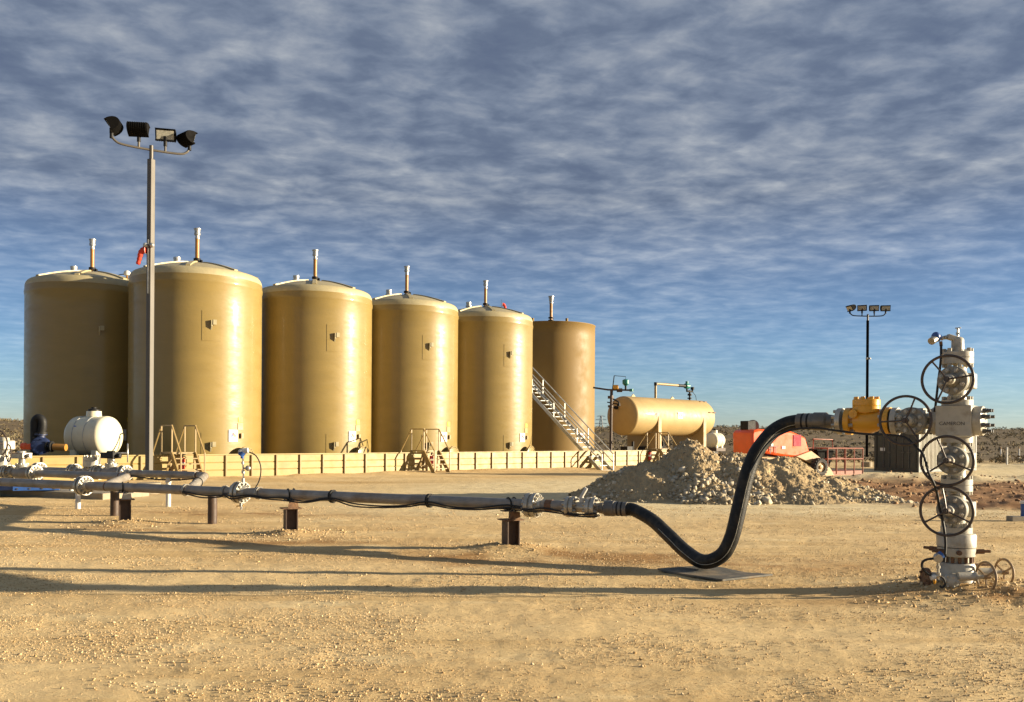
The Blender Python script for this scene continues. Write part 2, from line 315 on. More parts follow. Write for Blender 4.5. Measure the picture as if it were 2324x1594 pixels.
def ground():
    a_f = np.linspace(R_(-46), R_(46), 620); a_b = np.linspace(R_(46), R_(314), 70)[1:-1]
    ang = np.concatenate([a_f, a_b]); rad = np.concatenate([[0.0], np.geomspace(1.2, 2600, 560)])
    A, Rr = np.meshgrid(ang, rad); x = Rr * np.sin(A); y = Rr * np.cos(A); z = height(x, y)
    na, nr = len(ang), len(rad)
    V = np.stack([x, y, z], -1).reshape(-1, 3)
    i = np.arange(nr - 1)[:, None] * na; j = np.arange(na)[None, :]; j2 = (j + 1) % na
    Fc = np.stack([i + j, i + na + j, i + na + j2, i + j2], -1).reshape(-1, 4)[:, ::-1]
    me = bpy.data.meshes.new('ground'); me.vertices.add(len(V)); me.vertices.foreach_set('co', V.ravel())
    me.loops.add(Fc.size); me.loops.foreach_set('vertex_index', Fc.ravel().astype(np.int32))
    me.polygons.add(len(Fc)); me.polygons.foreach_set('loop_start', np.arange(0, Fc.size, 4, dtype=np.int32)); me.polygons.foreach_set('loop_total', np.full(len(Fc), 4, np.int32))
    me.update(calc_edges=True); me.validate()
    me.polygons.foreach_set('use_smooth', np.ones(len(me.polygons), bool))
    xf, yf = V[:, 0], V[:, 1]; r = np.hypot(xf, yf)
    soil = soil_mask(xf, yf)
    scrub = sstep(62, 85, r + 10 * fbm(xf * 0.05, yf * 0.05, 3))
    scrub = scrub * (1 - 0.85 * np.exp(-((yf - 66 - fbm(xf * .04, yf * 0, 2) * 4) / 3.5) ** 2))
    cal = sstep(17, 20, yf) * sstep(36, 30, yf - xf * 0.8) * sstep(-7, 0, xf) * (1 - soil)
    cal = np.clip(cal + np.exp(-((yf - 37.0) / 2.0) ** 2) * sstep(11, 16, xf) + sstep(37, 39, yf) * sstep(48, 44, yf) * sstep(11, 16, xf) * 0.8, 0, 1)
    stain = 0
    for a, b, rx, ry, w in ((0.6, 11.9, 2.2, 0.9, 1.0), (-3.6, 13.6, 2.0, 0.7, 0.8), (3.2, 11.4, 2.0, 0.6, 0.7), (-6.5, 15.2, 1.8, 0.7, 0.7), (4.6, 8.9, 1.6, 0.5, 0.6), (-5.5, 18.4, 3.0, 0.8, 0.7)):
        stain = np.maximum(stain, w * np.exp(-((xf - a) / rx) ** 2 - ((yf - b) / ry) ** 2))
    stain = np.clip(stain * (0.8 + 2.2 * fbm(xf * 1.4, yf * 2.6, 4)), 0, 1)
    for nm, arr in (('soil', soil), ('scrub', scrub), ('caliche', cal), ('stain', stain)):
        at_ = me.attributes.new(nm, 'FLOAT', 'POINT'); at_.data.foreach_set('value', arr.astype(np.float32))
    m = bpy.data.materials.new('pad_ground'); m.use_nodes = True; nt = m.node_tree; N = nt.nodes.new; L = nt.links.new
    b = nt.nodes['Principled BSDF']; b.inputs['Roughness'].default_value = 0.95; b.inputs['Specular IOR Level'].default_value = 0.15
    tc = N('ShaderNodeTexCoord')
    def nz(sc, det=5, ro=0.6, st=(1, 1, 1)):
        mp = N('ShaderNodeMapping'); mp.inputs['Scale'].default_value = st; L(tc.outputs['Object'], mp.inputs[0])
        n = N('ShaderNodeTexNoise'); n.inputs['Scale'].default_value = sc; n.inputs['Detail'].default_value = det; n.inputs['Roughness'].default_value = ro
        L(mp.outputs[0], n.inputs['Vector']); return n.outputs['Fac']
    def rg(f, a, c, lo=0., hi=1.):
        x = N('ShaderNodeMapRange'); L(f, x.inputs[0]); x.inputs[1].default_value = a; x.inputs[2].default_value = c; x.inputs[3].default_value = lo; x.inputs[4].default_value = hi; return x.outputs[0]
    def mx(f, a, c):
        x = N('ShaderNodeMix'); x.data_type = 'RGBA'
        L(f, x.inputs[0])
        for i, q in ((6, a), (7, c)):
            if isinstance(q, tuple): x.inputs[i].default_value = (*q, 1)
            else: L(q, x.inputs[i])
        return x.outputs[2]
    def attr(n):
        a = N('ShaderNodeAttribute'); a.attribute_name = n; return a.outputs['Fac']
    c = mx(rg(nz(0.5, 5, 0.6, (0.6, 1.2, 1)), 0.34, 0.66), (0.56, 0.385, 0.18), (0.73, 0.545, 0.295))
    c = mx(rg(nz(0.23, 4, 0.6, (0.5, 1.3, 1)), 0.47, 0.62, 0, 0.8), c, (0.44, 0.265, 0.10))
    c = mx(rg(nz(1.1, 4, 0.6, (0.6, 1.3, 1)), 0.57, 0.70, 0, 0.7), c, (0.70, 0.575, 0.34))
    c = mx(rg(nz(34, 4, 0.65), 0.36, 0.62, 0.0, 0.55), c, (0.64, 0.50, 0.26))
    c = mx(rg(nz(70, 3, 0.7), 0.58, 0.72, 0.0, 0.5), c, (0.30, 0.19, 0.075))
    c = mx(rg(nz(1.6, 4, 0.6, (0.06, 1.1, 1)), 0.52, 0.66, 0, 0.55), c, (0.47, 0.31, 0.13))
    c = mx(attr('stain'), c, (0.33, 0.19, 0.075))
    c = mx(attr('caliche'), c, mx(rg(nz(1.5), 0.35, 0.65), (0.60, 0.475, 0.265), (0.72, 0.595, 0.36)))
    c = mx(attr('soil'), c, mx(rg(nz(1.1, 6, 0.7), 0.35, 0.62), (0.17, 0.082, 0.036), (0.38, 0.22, 0.105)))
    c = mx(attr('scrub'), c, mx(rg(nz(0.06, 6, 0.7), 0.35, 0.65), (0.125, 0.095, 0.054), (0.19, 0.135, 0.072)))
    L(c, b.inputs['Base Color'])
    bp = N('ShaderNodeBump'); bp.inputs['Strength'].default_value = 0.8; bp.inputs['Distance'].default_value = 0.014
    L(nz(75, 4, 0.75), bp.inputs['Height'])
    bp2 = N('ShaderNodeBump'); bp2.inputs['Strength'].default_value = 0.5; bp2.inputs['Distance'].default_value = 0.08
    L(nz(4.5, 4, 0.6, (0.8, 1.2, 1)), bp2.inputs['Height']); L(bp2.outputs[0], bp.inputs['Normal']); L(bp.outputs[0], b.inputs['Normal'])
    me.materials.append(m)
    o = bpy.data.objects.new('ground', me); COL.objects.link(o)
    tag(o, 'pale tan gravel pad with dug red soil and scrubland beyond', 'ground', kind='structure')
ground()
def stones(name, P, S, mat, label, cat, blocky=False, flat=0.65, parent=None):
    """many small loose stones as one mesh"""
    n = len(P)
    if blocky:
        T = np.array([[i, j, k] for k in (-1, 1) for j in (-1, 1) for i in (-1, 1)], float) * 0.62
        Fq = np.array([(0, 2, 3, 1), (4, 5, 7, 6), (0, 1, 5, 4), (2, 6, 7, 3), (0, 4, 6, 2), (1, 3, 7, 5)])
    else:
        T = np.array([[1, 0, 0], [0.3, 0.9, 0.1], [-0.8, 0.6, 0], [-0.8, -0.6, 0], [0.3, -0.9, -0.1], [0.2, 0.1, 0.9], [0, 0, -0.9]], float)
        Fq = np.array([(0, 1, 5), (1, 2, 5), (2, 3, 5), (3, 4, 5), (4, 0, 5), (1, 0, 6), (2, 1, 6), (3, 2, 6), (4, 3, 6), (0, 4, 6)])
    k = len(T)
    V = T[None] * (1 + 0.55 * (rng.random((n, k, 3)) - 0.5)) * rng.uniform(0.6, 1.25, (n, 1, 3))
    V[:, :, 2] *= flat
    q = rng.normal(size=(n, 4)); q[:, 1:3] *= (0.9 if blocky else 0.35); q /= np.linalg.norm(q, axis=1)[:, None]
    w, x, y, z = q.T
    Rm = np.stack([1 - 2 * (y * y + z * z), 2 * (x * y - z * w), 2 * (x * z + y * w), 2 * (x * y + z * w), 1 - 2 * (x * x + z * z), 2 * (y * z - x * w),
                   2 * (x * z - y * w), 2 * (y * z + x * w), 1 - 2 * (x * x + y * y)], -1).reshape(n, 3, 3)
    V = np.einsum('nij,nkj->nki', Rm, V) * S[:, None, None] + P[:, None, :]
    m = Fq.shape[1]; Fa = (Fq[None] + (np.arange(n) * k)[:, None, None]).reshape(-1, m)
    me = bpy.data.meshes.new(name); me.vertices.add(n * k); me.vertices.foreach_set('co', V.ravel())
    me.loops.add(Fa.size); me.loops.foreach_set('vertex_index', Fa.ravel().astype(np.int32)); me.polygons.add(len(Fa))
    me.polygons.foreach_set('loop_start', np.arange(0, Fa.size, m, dtype=np.int32)); me.polygons.foreach_set('loop_total', np.full(len(Fa), m, np.int32))
    me.update(calc_edges=True); me.validate()
    col = np.repeat(rng.random(n), k); a = me.attributes.new('tone', 'FLOAT', 'POINT'); a.data.foreach_set('value', col.astype(np.float32))
    me.materials.append(mat); o = bpy.data.objects.new(name, me); COL.objects.link(o)
    if parent: o.parent = parent; o['kind'] = 'stuff'
    else: tag(o, label, cat, kind='stuff')
    return o
def tone_mat(name, cols, rough=0.9):
    m = bpy.data.materials.new(name); m.use_nodes = True; nt = m.node_tree; b = nt.nodes['Principled BSDF']; b.inputs['Roughness'].default_value = rough
    b.inputs['Specular IOR Level'].default_value = 0.2
    a = nt.nodes.new('ShaderNodeAttribute'); a.attribute_name = 'tone'; r = nt.nodes.new('ShaderNodeValToRGB'); el = r.color_ramp.elements
    el[0].color = (*cols[0], 1); el[1].color = (*cols[-1], 1)
    for i, c in enumerate(cols[1:-1]): e = el.new((i + 1) / (len(cols) - 1)); e.color = (*c, 1)
    nt.links.new(a.outputs['Fac'], r.inputs[0]); nt.links.new(r.outputs[0], b.inputs['Base Color']); return m
GRAVEL = tone_mat('gravel_stone', [(0.36, 0.235, 0.105), (0.47, 0.33, 0.17), (0.62, 0.48, 0.29), (0.42, 0.28, 0.13)])
def gravel():
    n = 300000
    Y = 4.0 + 17.0 * rng.random(n) ** 1.35; X = (rng.random(n) * 2 - 1) * (0.70 * Y + 1.0)
    keep = rng.random(n) < 0.12 + 0.9 * sstep(-0.18, 0.28, fbm(X * 0.9, Y * 1.5, 4)); X, Y = X[keep], Y[keep]
    S = 0.0028 + 0.0045 * rng.random(len(X)) ** 2.5 + 0.010 * (rng.random(len(X)) < 0.006); S *= 0.75 + Y / 20
    stones('gravel', np.stack([X, Y, height(X, Y) + S * 0.25], -1), S, GRAVEL, 'loose pale gravel scattered over the pad', 'gravel')
    # coarser bits gathered in drifts, larger ones near the camera and round the hose mat
    n = 60000; Y = 4.2 + 10.0 * rng.random(n) ** 1.2; X = (rng.random(n) * 2 - 1) * (0.68 * Y + 0.8)
    keep = rng.random(n) < np.clip(-0.05 + 0.9 * sstep(0.02, 0.42, fbm(X * 0.7 + 11, Y * 1.3 + 4, 4)) + 0.5 * np.exp(-((X - 0.6) / 1.8) ** 2 - ((Y - 11.9) / 0.8) ** 2), 0, 1); X, Y = X[keep], Y[keep]
    S = 0.0055 + 0.0065 * rng.random(len(X)) ** 2.2
    stones('gravel', np.stack([X, Y, height(X, Y) + S * 0.3], -1), S, GRAVEL, 'drifts of coarser gravel across the near pad', 'gravel', flat=0.8)
    m = []
    for a, b, r0, k in ((WELL.x, WELL.y - 0.1, 0.95, 900), (-0.06, 12.9, 0.7, 300), (-3.7, 14.55, 0.7, 300), (-7.2, 16.3, 0.8, 300)):
        m.append(np.stack([a + rng.normal(size=k) * r0 * 0.7, b + rng.normal(size=k) * r0 * 0.6], -1))
    m = np.concatenate(m); S = 0.008 + 0.022 * rng.random(len(m)) ** 3
    stones('gravel', np.stack([m[:, 0], m[:, 1], height(m[:, 0], m[:, 1]) + S * 0.2], -1), S, GRAVEL, 'coarse stones heaped round the wellhead foot and the pipe posts', 'gravel')
    # clods over the dug soil
    k = 5000; X = rng.uniform(6, 32, k); Y = rng.uniform(19.5, 39, k); kp = rng.random(k) < np.clip(soil_mask(X, Y) + 0.6 * np.exp(-((Y - 36.6) / 1.4) ** 2), 0, 1); X, Y = X[kp], Y[kp]
    S = 0.02 + 0.10 * rng.random(len(X)) ** 4
    stones('soil_clods', np.stack([X, Y, height(X, Y)], -1), S, tone_mat('clod', [(0.15, 0.075, 0.035), (0.28, 0.16, 0.08), (0.36, 0.25, 0.14)]), 'red brown clods strewn over the dug soil', 'soil', blocky=True)
gravel()
# ------------------------------------------------------------------ rubble heap
def dirt_pile():
    base = at(1600, 1142, 21.9); ox, oy = 5.0, 24.6
    lobes = [(5.05, 24.6, 1.62, 1.35, 1.25), (3.85, 24.3, 1.10, 1.35, 1.2), (6.35, 24.4, 1.42, 1.3, 1.3), (7.5, 24.5, 1.24, 1.35, 1.3), (8.7, 24.3, 0.72, 1.1, 1.1), (5.3, 23.3, 0.7, 1.3, 0.9), (4.2, 23.6, 0.55, 1.2, 0.9), (7.6, 23.3, 0.5, 1.0, 0.8), (9.4, 23.7, 0.36, 1.0, 0.8), (2.9, 24.0, 0.42, 1.0, 0.9)]
    def ph(x, y):
        h = 0
        for a, b, hh, rx, ry in lobes:
            d = np.sqrt(((x - a) / rx) ** 2 + ((y - b) / ry) ** 2); h = np.maximum(h, hh * np.clip(1.12 - np.sqrt(d * d * 0.42 + 0.02), 0, None)) if True else h
        soft = h
        n = fbm(x * 1.6, y * 1.6, 5)
        return np.where(soft > 0.0, soft * (1 + 0.20 * n) + 0.05 * n + 0.03 * fbm(x * 5, y * 5, 3), -0.05) - 0.03
    nx, ny = 230, 130
    gx, gy = np.meshgrid(np.linspace(1.6, 11.2, nx), np.linspace(21.2, 28.2, ny)); g0 = height(gx, gy); p = ph(gx, gy)
    z = g0 + p + 0.02 * rng.normal(size=gx.shape) * (p > 0.02)
    V = np.stack([gx, gy, z], -1).reshape(-1, 3)
    i = np.arange(ny - 1)[:, None] * nx; j = np.arange(nx - 1)[None]
    Fc = np.stack([i + j, i + j + 1, i + nx + j + 1, i + nx + j], -1).reshape(-1, 4)
    keep = (p.reshape(-1)[Fc] > -0.06).any(1); Fc = Fc[keep]
    me = bpy.data.meshes.new('dirt_pile'); me.from_pydata(V.tolist(), [], Fc.tolist()); me.update()
    o = bpy.data.objects.new('dirt_pile', me); COL.objects.link(o)
    me.materials.append(material('caliche_dirt', (0.40, 0.30, 0.17), 0.95, var=0.2, scale=2.2, bump=0.9, bscale=14, bdist=0.06, dirt=(0.30, 0.21, 0.115), damt=0.7, dscale=0.8, spec=0.1))
    me.polygons.foreach_set('use_smooth', [True] * len(me.polygons))
    tag(o, 'large heap of pale dirt and broken limestone between hose and tan vessel', 'dirt pile')
    n = 9000; X = rng.uniform(2.0, 10.8, n); Y = rng.uniform(21.6, 26, n); q = ph(X, Y)
    kp = (q > -0.02) & (rng.random(n) < 0.10 + 0.75 * sstep(-0.05, 0.25, fbm(X * 0.8 + 3, Y * 0.8, 3)) + 0.5 * ((X > 4.2) & (X < 6.4) & (q < 0.9)) + 0.12 * (q < 0.3)); X, Y, q = X[kp], Y[kp], q[kp]
    S = 0.012 + 0.070 * rng.random(len(X)) ** 5.5 * (1.2 - 0.4 * np.clip(q, 0, 1)); S *= np.where((X > 4.2) & (X < 6.6) & (q < 0.8), 1.55, 1.0)
    stones('broken_rock', np.stack([X, Y, height(X, Y) + np.maximum(q, 0) + S * 0.2], -1), S, tone_mat('limestone', [(0.30, 0.245, 0.16), (0.40, 0.34, 0.24), (0.54, 0.475, 0.36)]), None, None, blocky=True, flat=0.75, parent=o)
dirt_pile()
# ------------------------------------------------------------------ scrub
def scrub():
    n = 16000; az = rng.uniform(R_(-44), R_(44), n); r = 66 + 520 * rng.random(n) ** 1.3
    X = r * np.sin(az); Y = r * np.cos(az)
    kp = rng.random(n) < 0.25 + 0.8 * sstep(-0.25, 0.25, fbm(X * 0.03, Y * 0.03, 3)); X, Y = X[kp], Y[kp]
    H = rng.uniform(0.25, 0.85, len(X)) * (0.6 + np.hypot(X, Y) / 420) ; Z = height(X, Y); k = 16
    n = len(X)
    c = rng.normal(size=(n, k, 3)); c /= np.linalg.norm(c, axis=2)[..., None]; c *= rng.random((n, k, 1)) ** 0.5
    c = c * np.stack([H * 0.9, H * 0.9, H * 0.5], -1)[:, None]; c[:, :, 2] += (H * 0.45)[:, None]
    c += np.stack([X, Y, Z], -1)[:, None]
    tri = rng.normal(size=(n, k, 3, 3)) * (H * 0.20)[:, None, None, None] + c[:, :, None]
    V = tri.reshape(-1, 3); Fa = np.arange(len(V)).reshape(-1, 3)
    me = bpy.data.meshes.new('scrub_brush'); me.from_pydata(V.tolist(), [], Fa.tolist()); me.update()
    a = me.attributes.new('tone', 'FLOAT', 'POINT'); a.data.foreach_set('value', np.repeat(rng.random(n), k * 3).astype(np.float32))
    me.materials.append(tone_mat('dry_brush', [(0.125, 0.10, 0.06), (0.165, 0.125, 0.072), (0.14, 0.118, 0.066), (0.185, 0.14, 0.08)]))
    o = bpy.data.objects.new('scrub_brush', me); COL.objects.link(o); tag(o, 'dry brown scrub brush covering the land beyond the pad', 'scrub', kind='stuff')
scrub()
# ------------------------------------------------------------------ storage tanks
TR, TH = 2.68, 8.10
def curved_plate(m, R, ang, w, z0, z1, th, n=8):
    """plate lying on a cylinder: angle, width, bottom, top"""
    vs = []; a0 = ang - w / 2 / R
    for k in range(n + 1):
        a = a0 + w / R * k / n
        for rr in (R - 0.004, R + th):
            for z in (z0, z1): vs.append((rr * math.cos(a), rr * math.sin(a), z))
    fs = []
    for k in range(n):
        b = 4 * k; q = b + 4
        fs += [(b + 2, q + 2, q + 3, b + 3), (b + 3, q + 3, q + 1, b + 1), (b, q, q + 2, b + 2)]
    fs += [(0, 2, 3, 1), (4 * n, 4 * n + 1, 4 * n + 3, 4 * n + 2)]
    m.add(vs, fs)
def pol(a, r, z): return Vector((r * math.cos(R_(a)), r * math.sin(R_(a)), z))
def placard(t, ang, R, z):
    n = Vector((math.cos(R_(ang)), math.sin(R_(ang)), 0)); u = Vector((-n.y, n.x, 0)); o = n * (R + 0.012) + Z_ * z
    s = MB(); s.prism([(-.21, -.24), (.21, -.24), (.21, .24), (-.21, .24)], o, u, Z_, 0.012); p = s.build('hazard_placard', M['sign'], t, 0)
    for nm, mt, (a, b) in (('blue_diamond', 'sblue', (-.075, 0)), ('red_diamond', 'sred', (0, .075)), ('yellow_diamond', 'syellow', (.075, 0)), ('white_diamond', 'sign', (0, -.075))):
        d = .072; MB().prism([(a - d, b), (a, b - d), (a + d, b), (a, b + d)], o + n * 0.013, u, Z_, 0.004).build(nm, M[mt], p, 0)
def bracket(t, ang, R, z, name):
    """square raised patch with a small nozzle stub and gusset"""
    m = MB(); curved_plate(m, R, R_(ang), 0.74, z - 0.62, z + 0.58, 0.010); pt = m.build(name, M['tank'], t, 30)
    n = Vector((math.cos(R_(ang)), math.sin(R_(ang)), 0)); u = Vector((-n.y, n.x, 0)); o = n * R + Z_ * z + u * 0.05
    m = MB(); m.prism([(0.0, -0.20), (0.12, -0.04), (0.13, 0.20), (0.08, 0.20), (0.07, 0.06), (0.0, 0.02)], o - u * 0.03, n, Z_, 0.06)
    m.box(o + n * 0.10 + Z_ * 0.12 + u * 0.05, (0.10, 0.14, 0.20), R_(ang)); m.build('lug', M['dome'], pt, 0)
def fibre_tank():
    t = thing('storage_tank', '', 'storage tank')
    prof = [(0, TR + 0.03), (0.12, TR + 0.03), (0.16, TR)] + [(0.16 + (TH - 0.55) * k / 10, TR) for k in range(1, 11)] + [(TH - 0.32, TR + 0.02), (TH - 0.22, TR + 0.028), (TH - 0.14, TR + 0.006), (TH, TR)]
    MB().lathe(prof, n=96, cap=False).build('shell', M['tank'], t, 60)
    def dz(r):
        if r <= 2.42: return TH + 0.33 + 0.54 * (1 - (r / 2.42) ** 1.6)
        q = (r - 2.42) / (TR - 2.42); return TH + 0.33 * math.sqrt(max(0, 1 - q * q))
    dome = MB().lathe([(dz(r), r) for r in [TR, TR - 0.004, TR - 0.02, TR - 0.05, TR - 0.09, TR - 0.14, TR - 0.2, 2.42] + [2.42 * (1 - k / 12) for k in range(1, 12)] + [0.02]], n=96).build('dome', M['dome'], t, 60)
    for k in range(8):
        a = 360 / 8 * k + 12; m = MB()
        pts = [pol(a, 2.5 - 2.0 * q / 8, dz(2.5 - 2.0 * q / 8) + 0.015) for q in range(9)]
        for p, q in zip(pts, pts[1:]): m.bar(p, q, 0.17, 0.09)
        m.build('dome_rib', M['dome'], dome, 30)
    z = dz(0)
    v = MB().cyl((0, 0, z - 0.1), (0, 0, z + 1.15), 0.085, n=14).build('vent_pipe', M['orange_pipe'], t)
    MB().cyl((0, 0, z - 0.06), (0, 0, z + 0.06), 0.14).box((0.12, 0, z + 0.1), (0.2, 0.14, 0.1)).cyl((0, 0, z + 0.12), (0, 0, z + 0.22), 0.15).build('vent_collar', M['black'], v)
    MB().lathe([(z + 1.05, 0.10), (z + 1.10, 0.10), (z + 1.11, 0.085), (z + 1.2, 0.085), (z + 1.22, 0.13), (z + 1.3, 0.13), (z + 1.32, 0.115), (z + 1.44, 0.125), (z + 1.46, 0.15), (z + 1.5, 0.15)], n=16).build('vent_cap', M['steel'], v)
    nx, ny = -0.36 * TR, 0.10 * TR; zb = dz(math.hypot(nx, ny))
    MB().lathe([(0, 0.12), (zb - zb + 0.22, 0.12), (0.23, 0.17), (0.30, 0.17), (0.31, 0.13), (0.42, 0.15), (0.5, 0.15)], (nx, ny, zb - 0.05), n=16).build('roof_nozzle', M['steel'], t)
    bracket(t, -58, TR, 6.05, 'upper_patch'); bracket(t, -58, TR, 1.15, 'lower_patch')
    placard(t, -38, TR, 1.62)
    n = Vector((math.cos(R_(-33)), math.sin(R_(-33)), 0)); u = Vector((-n.y, n.x, 0))
    MB().prism([(-.13, 0), (.13, 0), (.13, .28), (-.13, .28)], n * (TR + .012) + Z_ * 1.86 + u * 0.12, u, Z_, .01).build('warning_sticker', M['tanp'], t, 0)
    MB().prism([(-.10, 0), (.10, 0), (.10, .2), (-.10, .2)], n * (TR + .012) + Z_ * 2.18 + u * 0.12, u, Z_, .01).build('yellow_sticker', M['syellow'], t, 0)
    MB().box(n * (TR + 0.05) + Z_ * 1.62 + u * 0.16, (0.10, 0.1, 0.2), R_(-33)).build('tag_box', M['tanrail'], t, 0)
    n = Vector((math.cos(R_(-29)), math.sin(R_(-29)), 0))
    MB().lathe([(-0.3, 0.34), (0.24, 0.34), (0.25, 0.46), (0.31, 0.46), (0.32, 0.46), (0.33, 0.44)], n * TR + Z_ * 0.72, n, 36).bolts(n * (TR + 0.33) + Z_ * 0.72, n, 0.40, 20, 0.022, 0.03).build('manway', M['tank'], t)
    return t
def tank_pos(px, Y): return Vector((ray(px, 800)[0] * Y, Y, 0))
proto = fibre_tank()
u_of = lambda px: (13.5 + 37.4 * (px - CX) / F) / (1 - (px - CX) / F)
TANKS = [(446, 37.4, 'tan fibreglass tank right behind the tall lamp pole, widest of the row'), (714, 37.4 + u_of(714), 'tan fibreglass tank just right of the one behind the lamp pole, above the pipe transmitter'),
         (922, 37.4 + u_of(922), 'tan fibreglass tank behind the stile at the middle of the wall'), (1101, 37.4 + u_of(1101), 'tan fibreglass tank with a red windsock showing over its roof'),
         (208, 39.6, 'shaded tan fibreglass tank at far left behind the white poly tank')]
for k, (px, Y, lab) in enumerate(TANKS):
    t = proto if k == 0 else copy_tree(proto)
    t.location = tank_pos(px, Y); tag(t, lab, 'storage tank', 'storage tanks inside the containment wall')
T5 = tank_pos(1101, TANKS[3][1]); T1 = tank_pos(208, 39.6); T2 = tank_pos(446, 37.4)
def steel_tank():
    Y = 58.0; c = tank_pos(1250, Y); R = 2.92; Hh = 1.65 + 250 * Y / F - 0.03
    t = thing('storage_tank', 'matte brown steel tank with flat cone roof behind the long galvanised stair', 'storage tank', c, 0, 'storage tanks inside the containment wall')
    MB().lathe([(0, R)] + [(Hh * k / 12, R) for k in range(1, 12)] + [(Hh, R), (Hh + 0.02, R + 0.03), (Hh + 0.06, R + 0.03)], n=96, cap=False).build('shell', M['brown'], t, 60)
    MB().lathe([(Hh + 0.06, R + 0.03), (Hh + 0.40, 0.1), (Hh + 0.41, 0.02)], n=96, cap=False).build('roof', M['brown'], t, 50)
    z = Hh + 0.4
    v = MB().cyl((0, 0, z - 0.1), (0, 0, z + 1.3), 0.1).build('vent_pipe', M['orange_pipe'], t)
    MB().cyl((0, 0, z), (0, 0, z + 0.1), 0.2).cyl((0, 0, z + 0.2), (0, 0, z + 0.28), 0.18).build('vent_collar', M['black'], v)
    MB().lathe([(z + 1.2, 0.13), (z + 1.28, 0.13), (z + 1.3, 0.11), (z + 1.4, 0.14), (z + 1.6, 0.16), (z + 1.62, 0.2), (z + 1.68, 0.2)], n=16).build('vent_cap', M['steel'], v)
    placard(t, -48, R, 1.7)
    m = MB(); m.cyl(pol(200, 1.3, z - 0.25), pol(200, 1.3, z + 0.15), 0.09); m.cyl(pol(320, 1.3, z - 0.25), pol(320, 1.3, z + 0.1), 0.09); m.build('roof_nozzle', M['brown'], t)
steel_tank()
# small windsock behind T5, seen over its roof
def windsock(loc, rz, label, pole_h, tail):
    t = thing('windsock', label, 'windsock', loc, rz)
    pts = smooth_path([(0, 0, 0), (-0.06, 0, 0.0), (-0.13, 0, -0.07), (-0.17, 0, -0.22), (-0.20 - tail, 0, -0.40)], 5)
    r = [0.10 - 0.045 * k / (len(pts) - 1) + 0.007 * math.sin(k * 2.1) for k in range(len(pts))]
    MB().tube(pts, r, 14).build('sock', M['redcloth'], t, 80)
    MB().torus((0, 0, 0), X_, 0.105, 0.008).bar((0, 0, -0.10), (0.06, 0, -0.10), 0.015, 0.015).bar((0.06, 0, -pole_h), (0.06, 0, 0.3), 0.02, 0.02).build('frame', M['steel'], t)
windsock(at(331, 568, 24.3), 0, 'drooping red windsock hanging on the tall lamp pole', 1.2, 0.02)
windsock(T5 + Vector((0.95, 0.5, 9.2)), R_(180), 'small red windsock behind the roof of the fifth tank', 0.7, 0.0)
# white level gauge post between the two left tanks
def gauge_post():
    p = at(288, 690, 39.0); t = thing('level_gauge', 'white tank level gauge post with looping cables between the two left tanks', 'gauge', (p.x, p.y, 0))
    MB().box((0, 0, 7.1), (0.16, 0.12, 1.9)).build('gauge_board', M['whitep'], t, 0)
    MB().cyl((0, 0, 8.0), (0, 0, 8.75), 0.05).build('riser', M['orange_pipe'], t)
    MB().box((0, 0, 8.22), (0.34, 0.16, 0.16)).cyl((-0.2, 0, 8.3), (0.2, 0, 8.3), 0.06).build('bracket', M['black'], t)
    MB().lathe([(0, 0.05), (0.02, 0.13), (0.12, 0.15), (0.2, 0.11), (0.24, 0.03)], (0, 0, 8.72), n=16).build('transmitter', M['whitep'], t)
    MB().tube(smooth_path([(0, 0, 8.8), (-0.4, 0, 8.72), (-0.42, 0, 8.3), (-0.2, 0, 7.9), (-0.06, 0, 7.6)]), 0.02).tube(smooth_path([(0.05, 0, 8.8), (0.4, 0, 8.6), (0.7, 0.2, 8.45)]), 0.02).build('cable', M['cable'], t)
    m = MB()
    for z in (8.35, 8.05): m.tube([(-0.8, -0.1, z), (0.5, -0.1, z)], 0.035)
    for x in (-0.75, -0.1, 0.45): m.tube([(x, -0.1, 7.6), (x, -0.1, 8.4)], 0.03)
    m.build('pipe_rack', M['tanrail'], t)
    MB().cyl((0, 0, 0), (0, 0, 6.2), 0.05).build('post', M['tanrail'], t)
gauge_post()
# ------------------------------------------------------------------ containment wall
WH = 0.875
def wall():
    t = thing('containment_wall', 'low tan steel panel wall running along the front of the tanks', 'wall', WALL_O, math.atan2(WALL_D.y, WALL_D.x))
    t0, t1, st = -10.7, 31.0, 1.07; k = 0; x = t0 + 0.03
    prof = [(0.0, -0.25)]
    for q in range(3):
        z0 = WH * q / 3; z1 = WH * (q + 1) / 3
        prof += [(0.0, z0 + 0.012), (-0.022, z0 + 0.035), (-0.022, z1 - 0.012), (0.0, z1 - 0.002)]
    prof += [(0.045, WH - 0.002), (0.045, -0.25)]
    while x < t1:
        m = MB(); m.prism(prof, (x + 0.025, 0, 0), Y_, Z_, st - 0.05); m.build('wall_panel', M['tanp'], t, 0)
        m = MB(); m.box((x, -0.012, WH / 2 - 0.12), (0.06, 0.15, WH + 0.23)); m.build('wall_post', M['tanrail'], t, 0)
        x += st
    MB().box((0.5 * (t0 + t1), 0.01, WH + 0.022), (t1 - t0, 0.11, 0.04)).build('top_rail', M['tanp'], t, 0)
wall()
WRZ = math.atan2(WALL_D.y, WALL_D.x)
